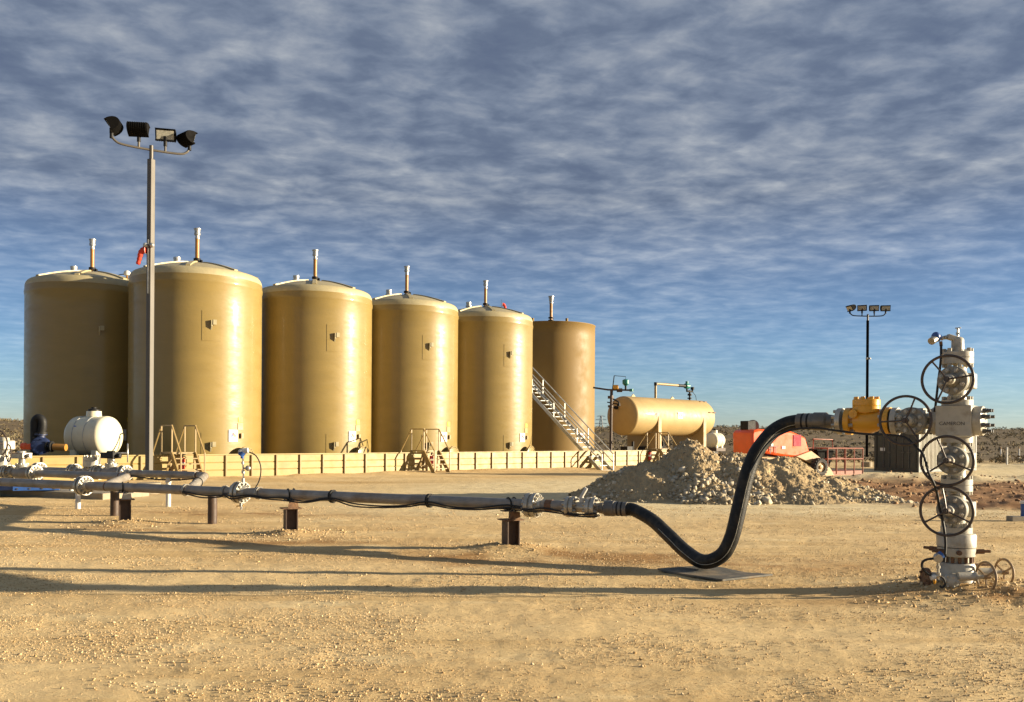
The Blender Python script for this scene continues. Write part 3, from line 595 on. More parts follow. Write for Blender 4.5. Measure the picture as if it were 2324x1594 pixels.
def stile():
    t = thing('stile', '', 'stile'); w, hp, yl, run = 0.88, 0.98, 0.46, 0.78
    MB().box((0, 0, hp), (w, 2 * yl, 0.06)).build('platform', M['tanrail'], t, 0)
    for sy in (-1, 1):
        for sx in (-1, 1):
            MB().bar((sx * w / 2, sy * (yl - 0.02), hp - 0.03), (sx * w / 2, sy * (yl + run), -0.06), 0.05, 0.2).build('stringer', M['tanrail'], t, 0)
            m = MB(); m.bar((sx * w / 2, sy * (yl - 0.05), hp - 0.04), (sx * (w / 2 + 0.22 * (sx < 0)), sy * (yl - 0.1), -0.06), 0.07, 0.07); m.build('leg', M['tanrail'], t, 0)
        for k in range(4):
            f = (k + 1) / 5; MB().box((0, sy * (yl + run * f), hp * (1 - f)), (w - 0.06, 0.2, 0.035)).build('tread', M['tanrail'], t, 0)
        MB().box((0, sy * yl * 0.9, 0.3), (w + 0.1, 0.05, 0.07)).build('cross_brace', M['tanrail'], t, 0)
    for sx in (-1, 1):
        m = MB(); x = sx * w / 2
        for sy in (-1, 1):
            m.bar((x, sy * yl, hp), (x, sy * yl, hp + 1.02), 0.045, 0.045, X_)
            m.bar((x, sy * yl, hp + 1.0), (x, sy * (yl + run), 0.98), 0.045, 0.045); m.bar((x, sy * (yl + run), 0.0), (x, sy * (yl + run), 1.0), 0.045, 0.045, X_)
        m.bar((x, -yl, hp + 1.0), (x, yl, hp + 1.0), 0.045, 0.045)
        m.build('handrail', M['tanrail'], t, 0)
    return t
st0 = stile()
def wall_at(tt, off=0.0): return WALL_O + WALL_D * tt + WALL_N * off
def extinguisher():
    t = thing('fire_extinguisher', '', 'fire extinguisher')
    MB().lathe([(0, 0.07), (0.02, 0.09), (0.40, 0.09), (0.46, 0.06), (0.49, 0.03), (0.5, 0.03)], n=18).build('cylinder', M['red'], t)
    MB().lathe([(0.20, 0.0915), (0.30, 0.0915)], n=18, cap=False).build('label_band', M['sign'], t)
    MB().cyl((0, 0, 0.49), (0, 0, 0.55), 0.035).bar((-0.03, 0, 0.56), (0.12, 0, 0.60), 0.03, 0.02).bar((-0.02, 0, 0.53), (0.11, 0, 0.52), 0.03, 0.015).build('valve_head', M['black'], t)
    MB().tube(smooth_path([(0.03, 0, 0.53), (0.11, -0.05, 0.48), (0.12, -0.06, 0.3), (0.105, -0.05, 0.12)]), 0.014).build('discharge_hose', M['rubber'], t)
    return t
ex0 = extinguisher()
STILES = [(-1.81, 'tan steel stile over the wall beside the tall lamp pole', 'red fire extinguisher under the stile beside the tall lamp pole'),
          (9.76, 'tan steel stile over the middle of the containment wall', 'red fire extinguisher under the stile in the middle of the wall'),
          (27.6, 'tan steel stile in front of the horizontal vessel, partly behind the dirt pile', 'red fire extinguisher at the wall end beside the dirt pile')]
for k, (tt, la, lb) in enumerate(STILES):
    a = st0 if k == 0 else copy_tree(st0); p = wall_at(tt); a.location = (p.x, p.y, 0); a.rotation_euler = (0, 0, WRZ); tag(a, la, 'stile', 'stiles over the wall')
    b = ex0 if k == 0 else copy_tree(ex0); p = wall_at(tt - (0.12 if k < 2 else 0.95), -0.62 if k < 2 else -0.14); b.location = (p.x, p.y, 0.34); b.rotation_euler = (0, 0, WRZ); tag(b, lb, 'fire extinguisher', 'fire extinguishers along the wall')
# ------------------------------------------------------------------ long stair
def long_stair():
    a = at(1379, 1070, 47.5); b = Vector((ray(1196, 870)[0] * 54.0, 54.0, 4.97)); a.z = -0.25; b = a + (b - a) * 1.14
    d = (b - a); run = Vector((d.x, d.y, 0)).length; rz = math.atan2(d.y, d.x); Hh = d.z
    t = thing('long_stair', 'long galvanised stair with handrails climbing over the wall to the tanks', 'stair', a, rz)
    w = 0.80
    for s in (-1, 1):
        MB().bar((0, s * w / 2, 0), (run, s * w / 2, Hh), 0.05, 0.20).build('stringer', M['steel'], t, 0)
        m = MB(); n = 5
        for h in (1.0, 0.55): m.bar((0, s * w / 2, h), (run, s * w / 2, Hh + h), 0.05, 0.05)
        for k in range(n): f = k / (n - 1); m.bar((run * f, s * w / 2, Hh * f), (run * f, s * w / 2, Hh * f + 1.0), 0.05, 0.05, Y_)
        m.build('handrail', M['steel'], t, 0)
    n = 24
    for k in range(n):
        f = (k + 0.5) / n; MB().box((run * f, 0, Hh * f), (0.26, w - 0.05, 0.035)).build('tread', M['steel'], t, 0)
    m = MB()
    for f in (0.995,):
        for s in (-1, 1): m.bar((run * f, s * w / 2, 0), (run * f, s * w / 2, Hh * f), 0.08, 0.08, Y_)
    m.build('leg', M['steel'], t, 0)
long_stair()
# ------------------------------------------------------------------ lamp poles
def floodlight(t, p, yaw, tilt, s=1.0, glass=True):
    """D-shaped housing, lens on the flat front; local front = -Y"""
    R = Matrix.Rotation(R_(yaw), 3, 'Z') @ Matrix.Rotation(R_(tilt), 3, 'X'); p = Vector(p)
    w, h, d = 0.62 * s, 0.40 * s, 0.30 * s
    prof = [(-0.02, -h / 2), (-0.02, h / 2)] + [(d * math.sin(math.pi * q / 10), h / 2 * math.cos(math.pi * q / 10)) for q in range(0, 11)]
    m = MB(); c0 = p + Z_ * (h * 0.62)
    m.prism(prof, c0 + R @ Vector((-w / 2, 0, 0)), R @ Y_, R @ Z_, w)
    for k in range(9):
        x = -w / 2 + w * (k + 0.5) / 9
        m.prism([(a * 1.07, b * 1.05) for a, b in prof[2:]], c0 + R @ Vector((x, 0, 0)), R @ Y_, R @ Z_, 0.022)
    hd = m.build('floodlight', M['blackpole'], t, 30)
    if glass:
        g = MB(); g.prism([(-w * 0.43, -h * 0.36), (w * 0.43, -h * 0.36), (w * 0.43, h * 0.36), (-w * 0.43, h * 0.36)], c0 + R @ Vector((0, -0.03, 0)), R @ X_, R @ Z_, 0.008); g.build('lens', M['lampglass'], hd, 0)
        for a, b, c, e in ((-w / 2, h / 2 - .02, w / 2, h / 2), (-w / 2, -h / 2, w / 2, -h / 2 + .04)): MB().prism([(a, b), (c, b), (c, e), (a, e)], c0 + R @ Vector((0, -0.02, 0)), R @ X_, R @ Z_, 0.05).build('lens_frame', M['blackpole'], hd, 0)
    MB().cyl(p - Z_ * 0.1, p + Z_ * 0.05, 0.05).box(p + Z_ * 0.1, (0.07, 0.1, 0.14)).build('knuckle', M['black'], hd)
def lamp_pole(base, label, hp, arm_rz, half, yaws, dark, tilt=28):
    t = thing('lamp_pole', label, 'lamp pole', base, 0, 'floodlight poles')
    m = MB().box((0, 0, hp / 2 + 0.3), (0.155, 0.155, hp - 0.6), R_(-23)); m.build('pole', M['polelit'] if not dark else M['blackpole'], t, 0, 0.015)
    MB().cyl((0, 0, -0.3), (0, 0, 0.30), 0.31, n=32).build('footing', M['concrete'], t)
    m = MB()
    for z in (hp * 0.74,):
        for s in (-1, 1): m.ball((s * 0.09, -0.13, z), 0.07, 10)
    m.build('junction_box', M['steel'], t)
    MB().cyl((0, 0, hp), (0, 0, hp + 0.38), 0.055).build('tenon', M['polelit'], t)
    d = Vector((math.cos(arm_rz), math.sin(arm_rz), 0)); z = hp + 0.26
    pts = smooth_path([d * -half + Z_ * (z + 0.34), d * -half + Z_ * (z + 0.24), d * (-half + 0.08) + Z_ * (z + 0.10), d * (-half + 0.3) + Z_ * (z + 0.02), Z_ * z * 1.0, d * (half - 0.3) + Z_ * (z + 0.02), d * (half - 0.08) + Z_ * (z + 0.10), d * half + Z_ * (z + 0.24)], 6)
    m = MB().tube(pts, 0.032, 10); 
    for s in (-0.32, 0.36): m.cyl(d * (s * half) + Z_ * z, d * (s * half) + Z_ * (z + 0.24), 0.032, n=10)
    m.build('arm', M['polelit'] if not dark else M['black'], t)
    for k, q in enumerate((-1, -0.32, 0.36, 1)):
        floodlight(t, d * (q * half) + Z_ * (z + (0.24 if k == 0 else 0.27)), yaws[k][0], yaws[k][1], 0.86)
    return t
b1 = at(338, 1122, 24.4); b1.z = 0
lamp_pole(b1, 'tall bronze lamp pole with four black floodlights standing in front of the left tanks', 9.33, math.atan2(0.53, 0.85), 1.02, [(-78, 28), (188, 22), (14, 12), (138, 14)], False)
b2 = at(1967, 1058, 52.0); b2.z = 0
lamp_pole(b2, 'distant black lamp pole with four floodlights behind the yellow valve', 8.72, 0.03, 1.08, [(-75, 28), (-24, 16), (-14, 14), (-10, 12)], True)
# ------------------------------------------------------------------ horizontal vessel
def vessel():
    a = at(1414, 944, 60.5); Rr, Ln = 1.36, 9.3
    t = thing('horizontal_vessel', 'tan horizontal pressure vessel on saddles beyond the dirt pile', 'vessel', (a.x, a.y, 0), WRZ); zc = a.z
    cap = [(-0.62 * math.cos(math.pi / 2 * k / 8) if False else -0.42 * math.cos(math.pi / 2 * k / 8), Rr * math.sin(math.pi / 2 * k / 8)) for k in range(0, 8)]
    prof = [(-0.42, 0.02)] + cap[1:] + [(0, Rr), (Ln * .25, Rr), (Ln * .5, Rr), (Ln * .75, Rr), (Ln, Rr)] + [(Ln + 0.42 * math.sin(math.pi / 2 * k / 8), Rr * math.cos(math.pi / 2 * k / 8)) for k in range(1, 8)] + [(Ln + 0.42, 0.02)]
    MB().lathe(prof, (0, 0, zc), X_, 64).build('shell', M['vessel'], t, 60)
    for x in (Ln * 0.24, Ln * 0.84):
        arc = [(Rr * 1.015 * math.cos(q), zc + Rr * 1.015 * math.sin(q)) for q in [math.pi + math.pi * k / 12 for k in range(13)]]
        poly = [(-Rr * 1.02, 0.5)] + [(Rr * 1.02, 0.5)] + [(a_, b_) for a_, b_ in reversed(arc)]
        MB().prism(poly, (x, 0, 0), Y_, Z_, 0.34).build('saddle', M['vessel'], t, 0)
    z = zc + Rr
    MB().tube(smooth_path([(Ln * 0.40, 0, z - 0.1), (Ln * 0.40, 0, z + 0.86), (Ln * 0.41, 0, z + 1.0), (Ln * 0.44, 0, z + 1.04), (Ln * 0.62, 0, z + 1.04), (Ln * 0.80, 0, z + 1.04)], 4), 0.09, 12).build('vent_line', M['tanrail'], t)
    MB().cyl((Ln * 0.40, 0, z + 0.9), (Ln * 0.40, 0, z + 1.14), 0.12).cyl((Ln * 0.70, 0, z + 1.04), (Ln * 0.79, 0, z + 1.04), 0.11).build('elbow', M['black'], t)
    MB().cyl((Ln * 0.80, 0, z + 1.04), (Ln * 0.84, 0, z + 1.04), 0.2).cyl((Ln * 0.82, 0, z + 1.0), (Ln * 0.82, 0, z + 1.4), 0.11).build('relief_valve', M['green'], t)
    m = MB(); x = Ln * 0.86
    m.cyl((x, 0, z - 0.05), (x, 0, z + 0.75), 0.07).cyl((x, 0, z + 0.1), (x, 0, z + 0.18), 0.17).cyl((x, 0, z + 0.34), (x, 0, z + 0.48), 0.16).tube([(Ln * 0.82, 0, z + 0.95), (Ln * 0.82, 0, z + 0.66), (x + 0.35, 0, z + 0.66), (x + 0.35, 0, z + 0.95)], 0.075).cyl((x + 0.35, 0, z + 0.8), (x + 0.35, 0, z + 1.0), 0.14)
    m.tube(smooth_path([(x + 0.45, 0, z + 0.6), (x + 0.8, 0, z + 0.3), (x + 0.9, 0, z - 0.2)]), 0.02).build('valve_stack', M['black'], t)
    for q in (0.12, 0.62): MB().prism([(-.28, 0), (.28, 0), (0, .22)], (Ln * q, 0.03, z - 0.03), X_, Z_, 0.06).build('lifting_lug', M['vessel'], t, 0)
    for q, ang in ((0.93, 66), (0.99, 66), (0.94, 18), (1.0, 18)): MB().box((Ln * q, -Rr * math.cos(R_(ang)) - 0.0, zc + Rr * math.sin(R_(ang))), (0.3, 0.14, 0.08)).build('clip', M['rust'], t, 0)
    n = Vector((0, -1, 0)); y = -Rr - 0.012; sg = MB().prism([(-.3, -.22), (.3, -.22), (.3, .22), (-.3, .22)], (Ln * 0.52, y, zc + 0.12), X_, Z_, 0.01).build('sign', M['sign'], t, 0)
    m = MB()
    for q in (-.13, .13): m.prism([(q - .05, -.10), (q + .05, -.10), (q + .07, .02), (q, .14), (q - .07, .02)], (Ln * 0.52, y - 0.012, zc + 0.12), X_, Z_, 0.005)
    m.build('sign_symbols', M['sblack'], sg, 0)
    MB().cyl((Ln * 0.22, y + 0.02, zc + 0.1), (Ln * 0.22, y - 0.004, zc + 0.1), 0.14, n=20).build('red_sticker', M['sred'], t)
    MB().cyl((-0.42, 0.2, zc + 0.55), (-0.62, 0.2, zc + 0.55), 0.12).tube(smooth_path([(-0.6, 0.2, zc + 0.55), (-0.85, 0.2, zc + 0.6), (-0.95, 0.2, zc + 0.85), (-1.0, 0.2, zc + 0.95)]), 0.05).build('head_nozzle', M['black'], t)
vessel()
def pipe_stand():
    p = at(1386, 1010, 53.0); t = thing('pipe_stand', 'dark standpipe with cross pipe and teal valve left of the horizontal vessel', 'pipe stand', (p.x, p.y, 0))
    g = lambda x, y: at(x, y, 53.0) - Vector((p.x, p.y, 0))
    MB().tube([(0, 0, 0), g(1387, 930), g(1388, 884)], 0.09, 10).cyl(g(1386, 905), g(1386, 899), 0.18).cyl(g(1386, 925), g(1386, 920), 0.17).build('standpipe', M['brownpost'], t)
    MB().tube([g(1346, 880), g(1380, 885), g(1438, 886)], 0.055, 10).cyl(g(1400, 886), g(1412, 886), 0.12).build('cross_pipe', M['brownpost'], t)
    MB().tube([g(1390, 884), g(1394, 853)], 0.03).tube([g(1394, 853), g(1420, 855), g(1420, 864)], 0.018).build('mast', M['black'], t)
    MB().box(g(1397, 879), (0.32, 0.3, 0.26)).build('actuator', M['yellow'], t, 0, 0.04)
    MB().lathe([(0, 0.08), (0.12, 0.2), (0.34, 0.2), (0.40, 0.08)], g(1420, 874) - Z_ * 0.05, n=14).cyl(g(1433, 889), g(1433, 883), 0.12).build('control_valve', M['green'], t)
    MB().cyl(g(1420, 886), g(1420, 872), 0.06).build('valve_stem', M['black'], t)
    MB().tube(smooth_path([g(1388, 905), g(1396, 908), g(1404, 913), g(1404, 918)]), 0.05).cyl(g(1404, 916), g(1404, 922), 0.1).cyl(g(1378, 913), g(1404, 918), 0.035).build('branch_pipe', M['black'], t)
pipe_stand()
def skid_base():
    p = at(1470, 1015, 62.5); t = thing('vessel_skid', 'dark steel skid beams beneath the horizontal vessel', 'skid', (p.x, p.y, 0), WRZ)
    for y in (-0.7, 0.7): MB().box((2.5, y, 0.48), (10.6, 0.2, 0.30)).build('beam', M['black'], t, 0)
    for x in (-2.6, -0.7, 0.9, 5.9): MB().box((x, -0.2, 0.8), (0.7, 0.6, 0.5)).cyl((x + 0.3, -0.45, 0.7), (x + 0.3, -0.45, 1.4), 0.09).build('pump_gear', M['black'], t, 30)
    for x in (-2.4, 2.0, 7.2): MB().box((x, 0, 0.15), (0.3, 1.7, 0.36)).build('cross_beam', M['black'], t, 0)
skid_base()
# ------------------------------------------------------------------ white poly tanks
def poly_tank(c, rz, Rr, Ln, label, zc, lid_h=0.22):
    t = thing('poly_tank', label, 'poly tank', (c[0], c[1], 0), rz, 'white poly tanks')
    e = Rr * 0.42; pr = [(-Ln / 2 - e, 0.02)] + [(-Ln / 2 - e * math.cos(math.pi / 2 * k / 7), Rr * math.sin(math.pi / 2 * k / 7)) for k in range(1, 7)]
    for k in range(13):
        x = -Ln / 2 + Ln * k / 12; pr.append((x, Rr))
    pr += [(Ln / 2 + e * math.sin(math.pi / 2 * k / 7), Rr * math.cos(math.pi / 2 * k / 7)) for k in range(1, 7)] + [(Ln / 2 + e, 0.02)]
    MB().lathe(pr, (0, 0, zc), X_, 48).build('body', M['white'], t, 60)
    MB().lathe([(0, Rr * 0.36), (lid_h * 1.2, Rr * 0.34)], (0, 0, zc + Rr * 0.88), n=24).build('neck', M['white'], t)
    MB().lathe([(0, Rr * 0.27), (0.06, Rr * 0.27), (0.10, Rr * 0.12), (0.14, Rr * 0.12)], (0, 0, zc + Rr * 0.88 + lid_h * 1.2), n=20).build('lid', M['black'], t)
    m = MB()
    for x in (-Ln * 0.28, Ln * 0.12): m.torus((x, 0, zc), X_, Rr + 0.004, 0.014, 48, 6)
    m.build('strap', M['steel'], t)
    for x in (-Ln * 0.38, Ln * 0.38): MB().box((x, 0, zc - Rr * 0.72), (Ln * 0.22, Rr * 1.5, Rr * 0.62)).build('foot', M['white'], t, 0, 0.04)
    return t
pt = at(213, 992, 31.5); s_ = 31.5 / F
ptk = poly_tank((pt.x, pt.y), R_(-14), 46 * s_, 1.15, 'large white horizontal poly tank behind the valves in front of the shaded tank', pt.z + 0.02)
o_ = Vector((-0.16, -45 * s_ * math.cos(R_(28)) - 0.004, pt.z + 45 * s_ * math.sin(R_(28)))); uu = Vector((0, math.sin(R_(28)), math.cos(R_(28))))
Mx = Matrix((( 1, 0, 0, o_.x), (0, uu.y, -uu.z, o_.y), (0, uu.z, uu.y, o_.z), (0, 0, 0, 1)))
m = MB(); m.ball(o_ + Vector((-0.11, 0, 0)), 0.085, 16, (1.25, 0.12, 0.75)); m.build('blue_logo', M['sblue'], ptk)
sk = MB().box((0, 0, (pt.z - 45 * s_) / 2 - 0.02), (1.9, 1.3, pt.z - 45 * s_ + 0.1)); o = thing('tank_stand', 'dark steel stand carrying the large white poly tank', 'stand', (pt.x, pt.y, 0), R_(-14)); sk.build('deck', M['black'], o, 0)
m = MB()
for i in (-1, 1):
    for j in (-1, 1): m.box((i * 0.9, j * 0.6, 0.25), (0.1, 0.1, 0.62))
m.build('leg', M['brownpost'], o, 0)
p2 = at(1622, 1000, 70); poly_tank((p2.x, p2.y), WRZ + R_(8), 0.62, 1.25, 'small white poly tank beside the far end of the vessel', p2.z)
o = thing('tank_stand', 'low dark stand under the small white poly tank', 'stand', (p2.x, p2.y, 0), WRZ + R_(8)); MB().box((0, 0, p2.z - 0.72), (1.7, 1.1, 0.25)).build('deck', M['brownpost'], o, 0)
MB().box((-0.6, 0, 0.2), (0.12, 1, 0.4)).box((0.6, 0, 0.2), (0.12, 1, 0.4)).build('leg', M['brownpost'], o, 0)
# ------------------------------------------------------------------ pipelines
PR = 0.084; PZ = 0.66
def on_main(px):
    k = (px - CX) / F; t = (P_A.x - k * P_A.y) / (k * P_D.y - P_D.x); q = P_A + P_D * t
    a = ray(px, 1120)[0]; t = (P_A.x - a * P_A.y) / (a * P_D.y - P_D.x); q = P_A + P_D * t; return Vector((q.x, q.y, PZ))
def flange_pair(m, c, ax, Rr=0.158, th=0.055, gap=0.02, n=12, hub=True):
    a = Vector(ax).normalized()
    for s in (-1, 1):
        if hub: m.lathe([(0, Rr), (0.004, Rr), (th, Rr), (th, Rr * 0.76), (th + 0.07, PR + 0.004)], c + a * s * gap, a * s, 32)
        else: m.lathe([(0, Rr), (th, Rr)], c + a * s * gap, a * s, 32)
    m.lathe([(-gap * 1.05, Rr * 0.86), (gap * 1.05, Rr * 0.86)], c, a, 24)
    for i in range(n):
        u, w, _ = frame(a); t = 2 * math.pi * (i + 0.5) / n; p = c + (u * math.cos(t) + w * math.sin(t)) * Rr * 0.80
        m.cyl(p - a * (gap + th + 0.045), p + a * (gap + th + 0.045), Rr * 0.085, n=8)
        for s in (-1, 1): m.cyl(p + a * s * (gap + th), p + a * s * (gap + th + 0.028), Rr * 0.145, n=6)
def uclamp(m, c, ax, r=PR + 0.008):
    m.torus(c, ax, r, 0.011, 24, 6)
pl = thing('main_pipeline', 'long grey steel pipeline crossing the pad on posts', 'pipeline')
E = on_main(1283); L0 = on_main(-60)
MB().tube([L0, E], PR, 28).build('pipe', M['pipe'], pl)
for px in (190, 545, 1209):
    flange_pair((m := MB()), on_main(px), P_D, 0.185 if px < 1000 else 0.178); m.build('flange', M['flange'], pl)
for px in (1243,):
    MB().lathe([(-0.05, PR + 0.006), (0.05, PR + 0.006)], on_main(px + 4), P_D, 24).build('weld_band', M['rust'], pl)
for px in (243, 418, 1246): MB().lathe([(-0.014, PR + 0.004), (0.014, PR + 0.004)], on_main(px), P_D, 24).build('weld_seam', M['rust'], pl)
# laterals and the two pipes behind
Q3 = at(466, 1080, 19.7); J3 = on_main(428); L3 = Q3 + P_D * 9.0
Q2 = at(290, 1082, 19.3); J2 = on_main(236); L2 = Q2 + P_D * 7.0
def branch(name, J, Q, Lf, label):
    t = thing(name, label, 'pipeline'); d1 = (Q - J).normalized(); d2 = (Lf - Q).normalized()
    MB().tube([J, J + d1 * 0.3, Q - d1 * 0.2, Q - d1 * 0.09 + d2 * 0.02, Q + d2 * 0.09 - d1 * 0.02, Q + d2 * 0.2, Lf], PR, 24).build('pipe', M['pipe'], t, 60)
    m = MB(); m.lathe([(-0.014, PR + 0.004), (0.014, PR + 0.004)], Q - d1 * 0.22, d1, 24); m.lathe([(-0.014, PR + 0.004), (0.014, PR + 0.004)], Q + d2 * 0.22, d2, 24); m.build('weld_seam', M['rust'], t)
    return t
br3 = branch('branch_pipeline', J3, Q3, L3, 'rear grey branch pipe with elbow passing behind the lamp pole')
br2 = branch('branch_pipeline', J2, Q2, L2, 'middle grey branch pipe running from the left valves to the first pipe post')
def along(Q, px):          # point of a pipe from Q along P_D seen at px
    a = ray(px, 1070)[0]; t = (Q.x - a * Q.y) / (a * P_D.y - P_D.x); return Q + P_D * t
for Q, br, pxs in ((Q3, br3, (168, 222, 283)), (Q2, br2, (20, 78))):
    for px in pxs:
        flange_pair((m := MB()), along(Q, px), P_D, 0.185); m.build('flange', M['flange'], br)
flange_pair((m := MB()), along(Q3, 88), P_D, 0.195); m.build('flange', M['flange'], br3)
def check_body(c, label):
    t = thing('check_valve', label, 'valve', c, math.atan2(P_D.y, P_D.x))
    MB().lathe([(-0.25, 0.10), (-0.17, 0.13), (0.17, 0.13), (0.25, 0.10)], (0, 0, 0), X_, 28).build('body', M['pipe'], t)
    MB().lathe([(0, 0.12), (0.1, 0.12)], (0, 0, 0.06), n=28).lathe([(0.13, 0.20), (0.26, 0.20), (0.265, 0.195), (0.275, 0.195), (0.28, 0.20), (0.36, 0.20)], n=32).bolts((0, 0, 0.36), Z_, 0.165, 12, 0.02, 0.045).bolts((0, 0, 0.13), -Z_, 0.165, 12, 0.02, 0.04).build('bonnet', M['flange'], t)
def gear_valve(c, label, wrz, mat_gear, wheel_mat='wheel', wr=0.2):
    t = thing('ball_valve', label, 'valve', c, math.atan2(P_D.y, P_D.x))
    MB().lathe([(-0.24, 0.10), (-0.15, 0.15), (0, 0.165), (0.15, 0.15), (0.24, 0.10)], (0, 0, 0), X_, 28).build('body', M['pipe'], t)
    MB().lathe([(0.08, 0.14), (0.16, 0.14), (0.165, 0.155), (0.20, 0.155), (0.21, 0.08), (0.34, 0.08)], n=24).bolts((0, 0, 0.2), Z_, 0.13, 8, 0.015, 0.03).build('stem_housing', M['flange'], t)
    MB().box((0.02, 0.0, 0.41), (0.42, 0.26, 0.14)).cyl((0.02, 0, 0.46), (0.02, 0, 0.52), 0.10).cyl((-0.2, 0.0, 0.41), (-0.30, 0, 0.41), 0.05).build('gearbox', M[mat_gear], t, 30, 0.015)
    d = Vector((math.cos(wrz), math.sin(wrz), 0)); c0 = Vector((-0.05, 0, 0.47)); m = MB(); q = c0 + d * 0.32
    m.cyl(c0, q, 0.016, n=8).torus(q, d, wr, 0.014, 36, 8)
    u, w, _ = frame(d)
    for k in range(3): a = 2 * math.pi * k / 3 + 0.4; m.cyl(q, q + (u * math.cos(a) + w * math.sin(a)) * wr, 0.010, n=6)
    m.build('handwheel', M[wheel_mat], t)
check_body(along(Q3, 208), 'grey check valve with bolted round cover behind the first pipe flange')
gear_valve(along(Q3, 253), 'grey ball valve with black gearbox in front of the white poly tank', R_(230), 'black', 'steel', 0.22)
check_body(along(Q2, 2), 'grey check valve with bolted cover at the left edge of the picture')
gear_valve(along(Q2, 50), 'grey ball valve with steel gearbox and large black handwheel at far left', R_(70), 'flange', 'wheel', 0.0001 + 0.2)
t = thing('gate_valve', 'large black handwheel valve standing above the pipes at the left edge', 'valve', along(Q3, 10), math.atan2(P_D.y, P_D.x))
MB().lathe([(-0.3, 0.10), (-0.15, 0.16), (0.15, 0.16), (0.3, 0.10)], (0, 0, 0), X_, 24).build('body', M['pipe'], t)
MB().lathe([(0.1, 0.13), (0.25, 0.13), (0.26, 0.19), (0.34, 0.19), (0.35, 0.14), (0.5, 0.14)], n=24).build('bonnet', M['flange'], t)
MB().box((0, 0, 0.62), (0.4, 0.34, 0.24)).cyl((0, 0, 0.7), (0, 0, 0.82), 0.12).build('gearbox', M['grey'], t, 30, 0.03)
d = Vector((-0.25, 1, 0)).normalized(); q = Vector((-0.12, 0, 0.66)) + d * 0.42; m = MB().cyl(Vector((-0.12, 0, 0.66)), q, 0.02, n=8).torus(q, d, 0.36, 0.02, 40, 8); u, w, _ = frame(d)
for k in range(3): a = 2 * math.pi * k / 3 + 0.9; m.cyl(q, q + (u * math.cos(a) + w * math.sin(a)) * 0.36, 0.014, n=6)
m.build('handwheel', M['wheel'], t)
# end fittings of the pipe: short ball valve with lever, then the hose
t = thing('lever_valve', 'small steel ball valve with upright lever where the hose joins the pipe', 'valve')
c1, c2 = on_main(1297), on_main(1344); a_ = -P_D
MB().lathe([(0, PR * 0.9), (0.12, PR * 0.9), ((c2 - c1).length, PR * 0.9)], c1, a_, 24).build('body', M['flange'], t)
for c in (c1, c2): flange_pair((m := MB()), c, P_D, 0.148, 0.05, 0.014, 8, False); m.build('flange', M['flange'], t)
mid = (c1 + c2) / 2; lv = at(1331, 1108, mid.y - 0.02)
MB().cyl(mid, mid + Z_ * 0.14, 0.03).cyl(mid + Z_ * 0.12 - X_ * 0.02, lv, 0.026).build('lever', M['whitep'], t, 30)
# pipe posts
def pipe_post(c, label, style):
    g = hz(c.x, c.y); t = thing('pipe_post', label, 'pipe support', (c.x, c.y, g), math.atan2(-P_D.y, -P_D.x) + R_(0 if style == 'tube' else 52), 'posts carrying the pipelines')
    zt = c.z - g - PR
    if style == 'tube':
        MB().cyl((0, 0, -0.2), (0, 0, zt), 0.085, n=20).build('post', M['brownpost'], t)
        MB().box((0, 0, zt - 0.0), (0.24, 0.2, 0.02)).build('saddle', M['brownpost'], t, 0)
    else:
        w = 0.20; m = MB(); h = zt - 0.15
        m.box((-w / 2 + 0.008, 0, h / 2 - 0.1), (0.016, w, h + 0.2)).box((w / 2 - 0.008, 0, h / 2 - 0.1), (0.016, w, h + 0.2)).box((0, 0, h / 2 - 0.1), (w - 0.034, 0.014, h + 0.2)); m.build('beam', M['brownpost'], t, 0)
        MB().box((0, 0, h + 0.008), (w + 0.12, w + 0.06, 0.016)).build('cap_plate', M['rust'], t, 0)
        MB().prism([(-0.09, 0), (0.09, 0), (0.075, 0.11), (-0.06, 0.12)], (0.02, -0.09, h + 0.017), X_, Z_, 0.012).box((0.02, 0.02, h + 0.07), (0.016, 0.16, 0.10)).build('bracket', M['rust'] if style == 'a' else M['flange'], t, 0)
        MB().box((0, 0, zt - 0.012), (w + 0.08, 0.16, 0.014)).bolts((0, 0, zt - 0.02), Z_, 0.1, 4, 0.012, 0.05).build('saddle', M['darkbolt'], t, 0)
        m = MB()
        for s in (-0.045, 0.05): m.torus((s, 0, zt + PR), X_, PR + 0.012, 0.012, 28, 6)
        m.build('u_bolt', M['black'], t)
pipe_post(on_main(1160), 'dark steel post under the pipe, nearest to the hose', 'a')
pipe_post(on_main(660), 'dark steel post under the pipe between transmitter and hose', 'a')
pipe_post(on_main(284), 'dark steel post with pale bracket under the pipe, nearest the lamp pole', 'b')
pipe_post(J3 + (Q3 - J3) * 0.10 + Vector((0.30, 0.3, 0)) , 'plain brown round post under the rear branch pipe', 'tube')
pipe_post(J2 + (Q2 - J2) * 0.42, 'plain brown round post behind the post with pale bracket', 'tube')
def white_post(px, py0, py1, Y, label):
    p = at(px, py1, Y); z0 = hz(p.x, p.y); top = at(px, py0, Y).z
    t = thing('white_post', label, 'post', (p.x, p.y, z0), 0, 'white stub posts by the pipes')
    MB().cyl((0, 0, -0.1), (0, 0, top - z0), 0.055, n=16).build('post', M['whitep'], t); MB().lathe([(0, 0.075), (0.02, 0.075), (0.03, 0.06), (0.10, 0.06)], (0, 0, top - z0 - 0.03), n=16).build('cap', M['steel'], t)
for a in ((177, 1108, 1156, 19.2, 'short white post right below the first pipe flange'), (162, 1098, 1130, 22.8, 'short white post behind the first pipe flange'), (382, 1092, 1148, 20.0, 'short white post right of the lamp pole footing')): white_post(*a)
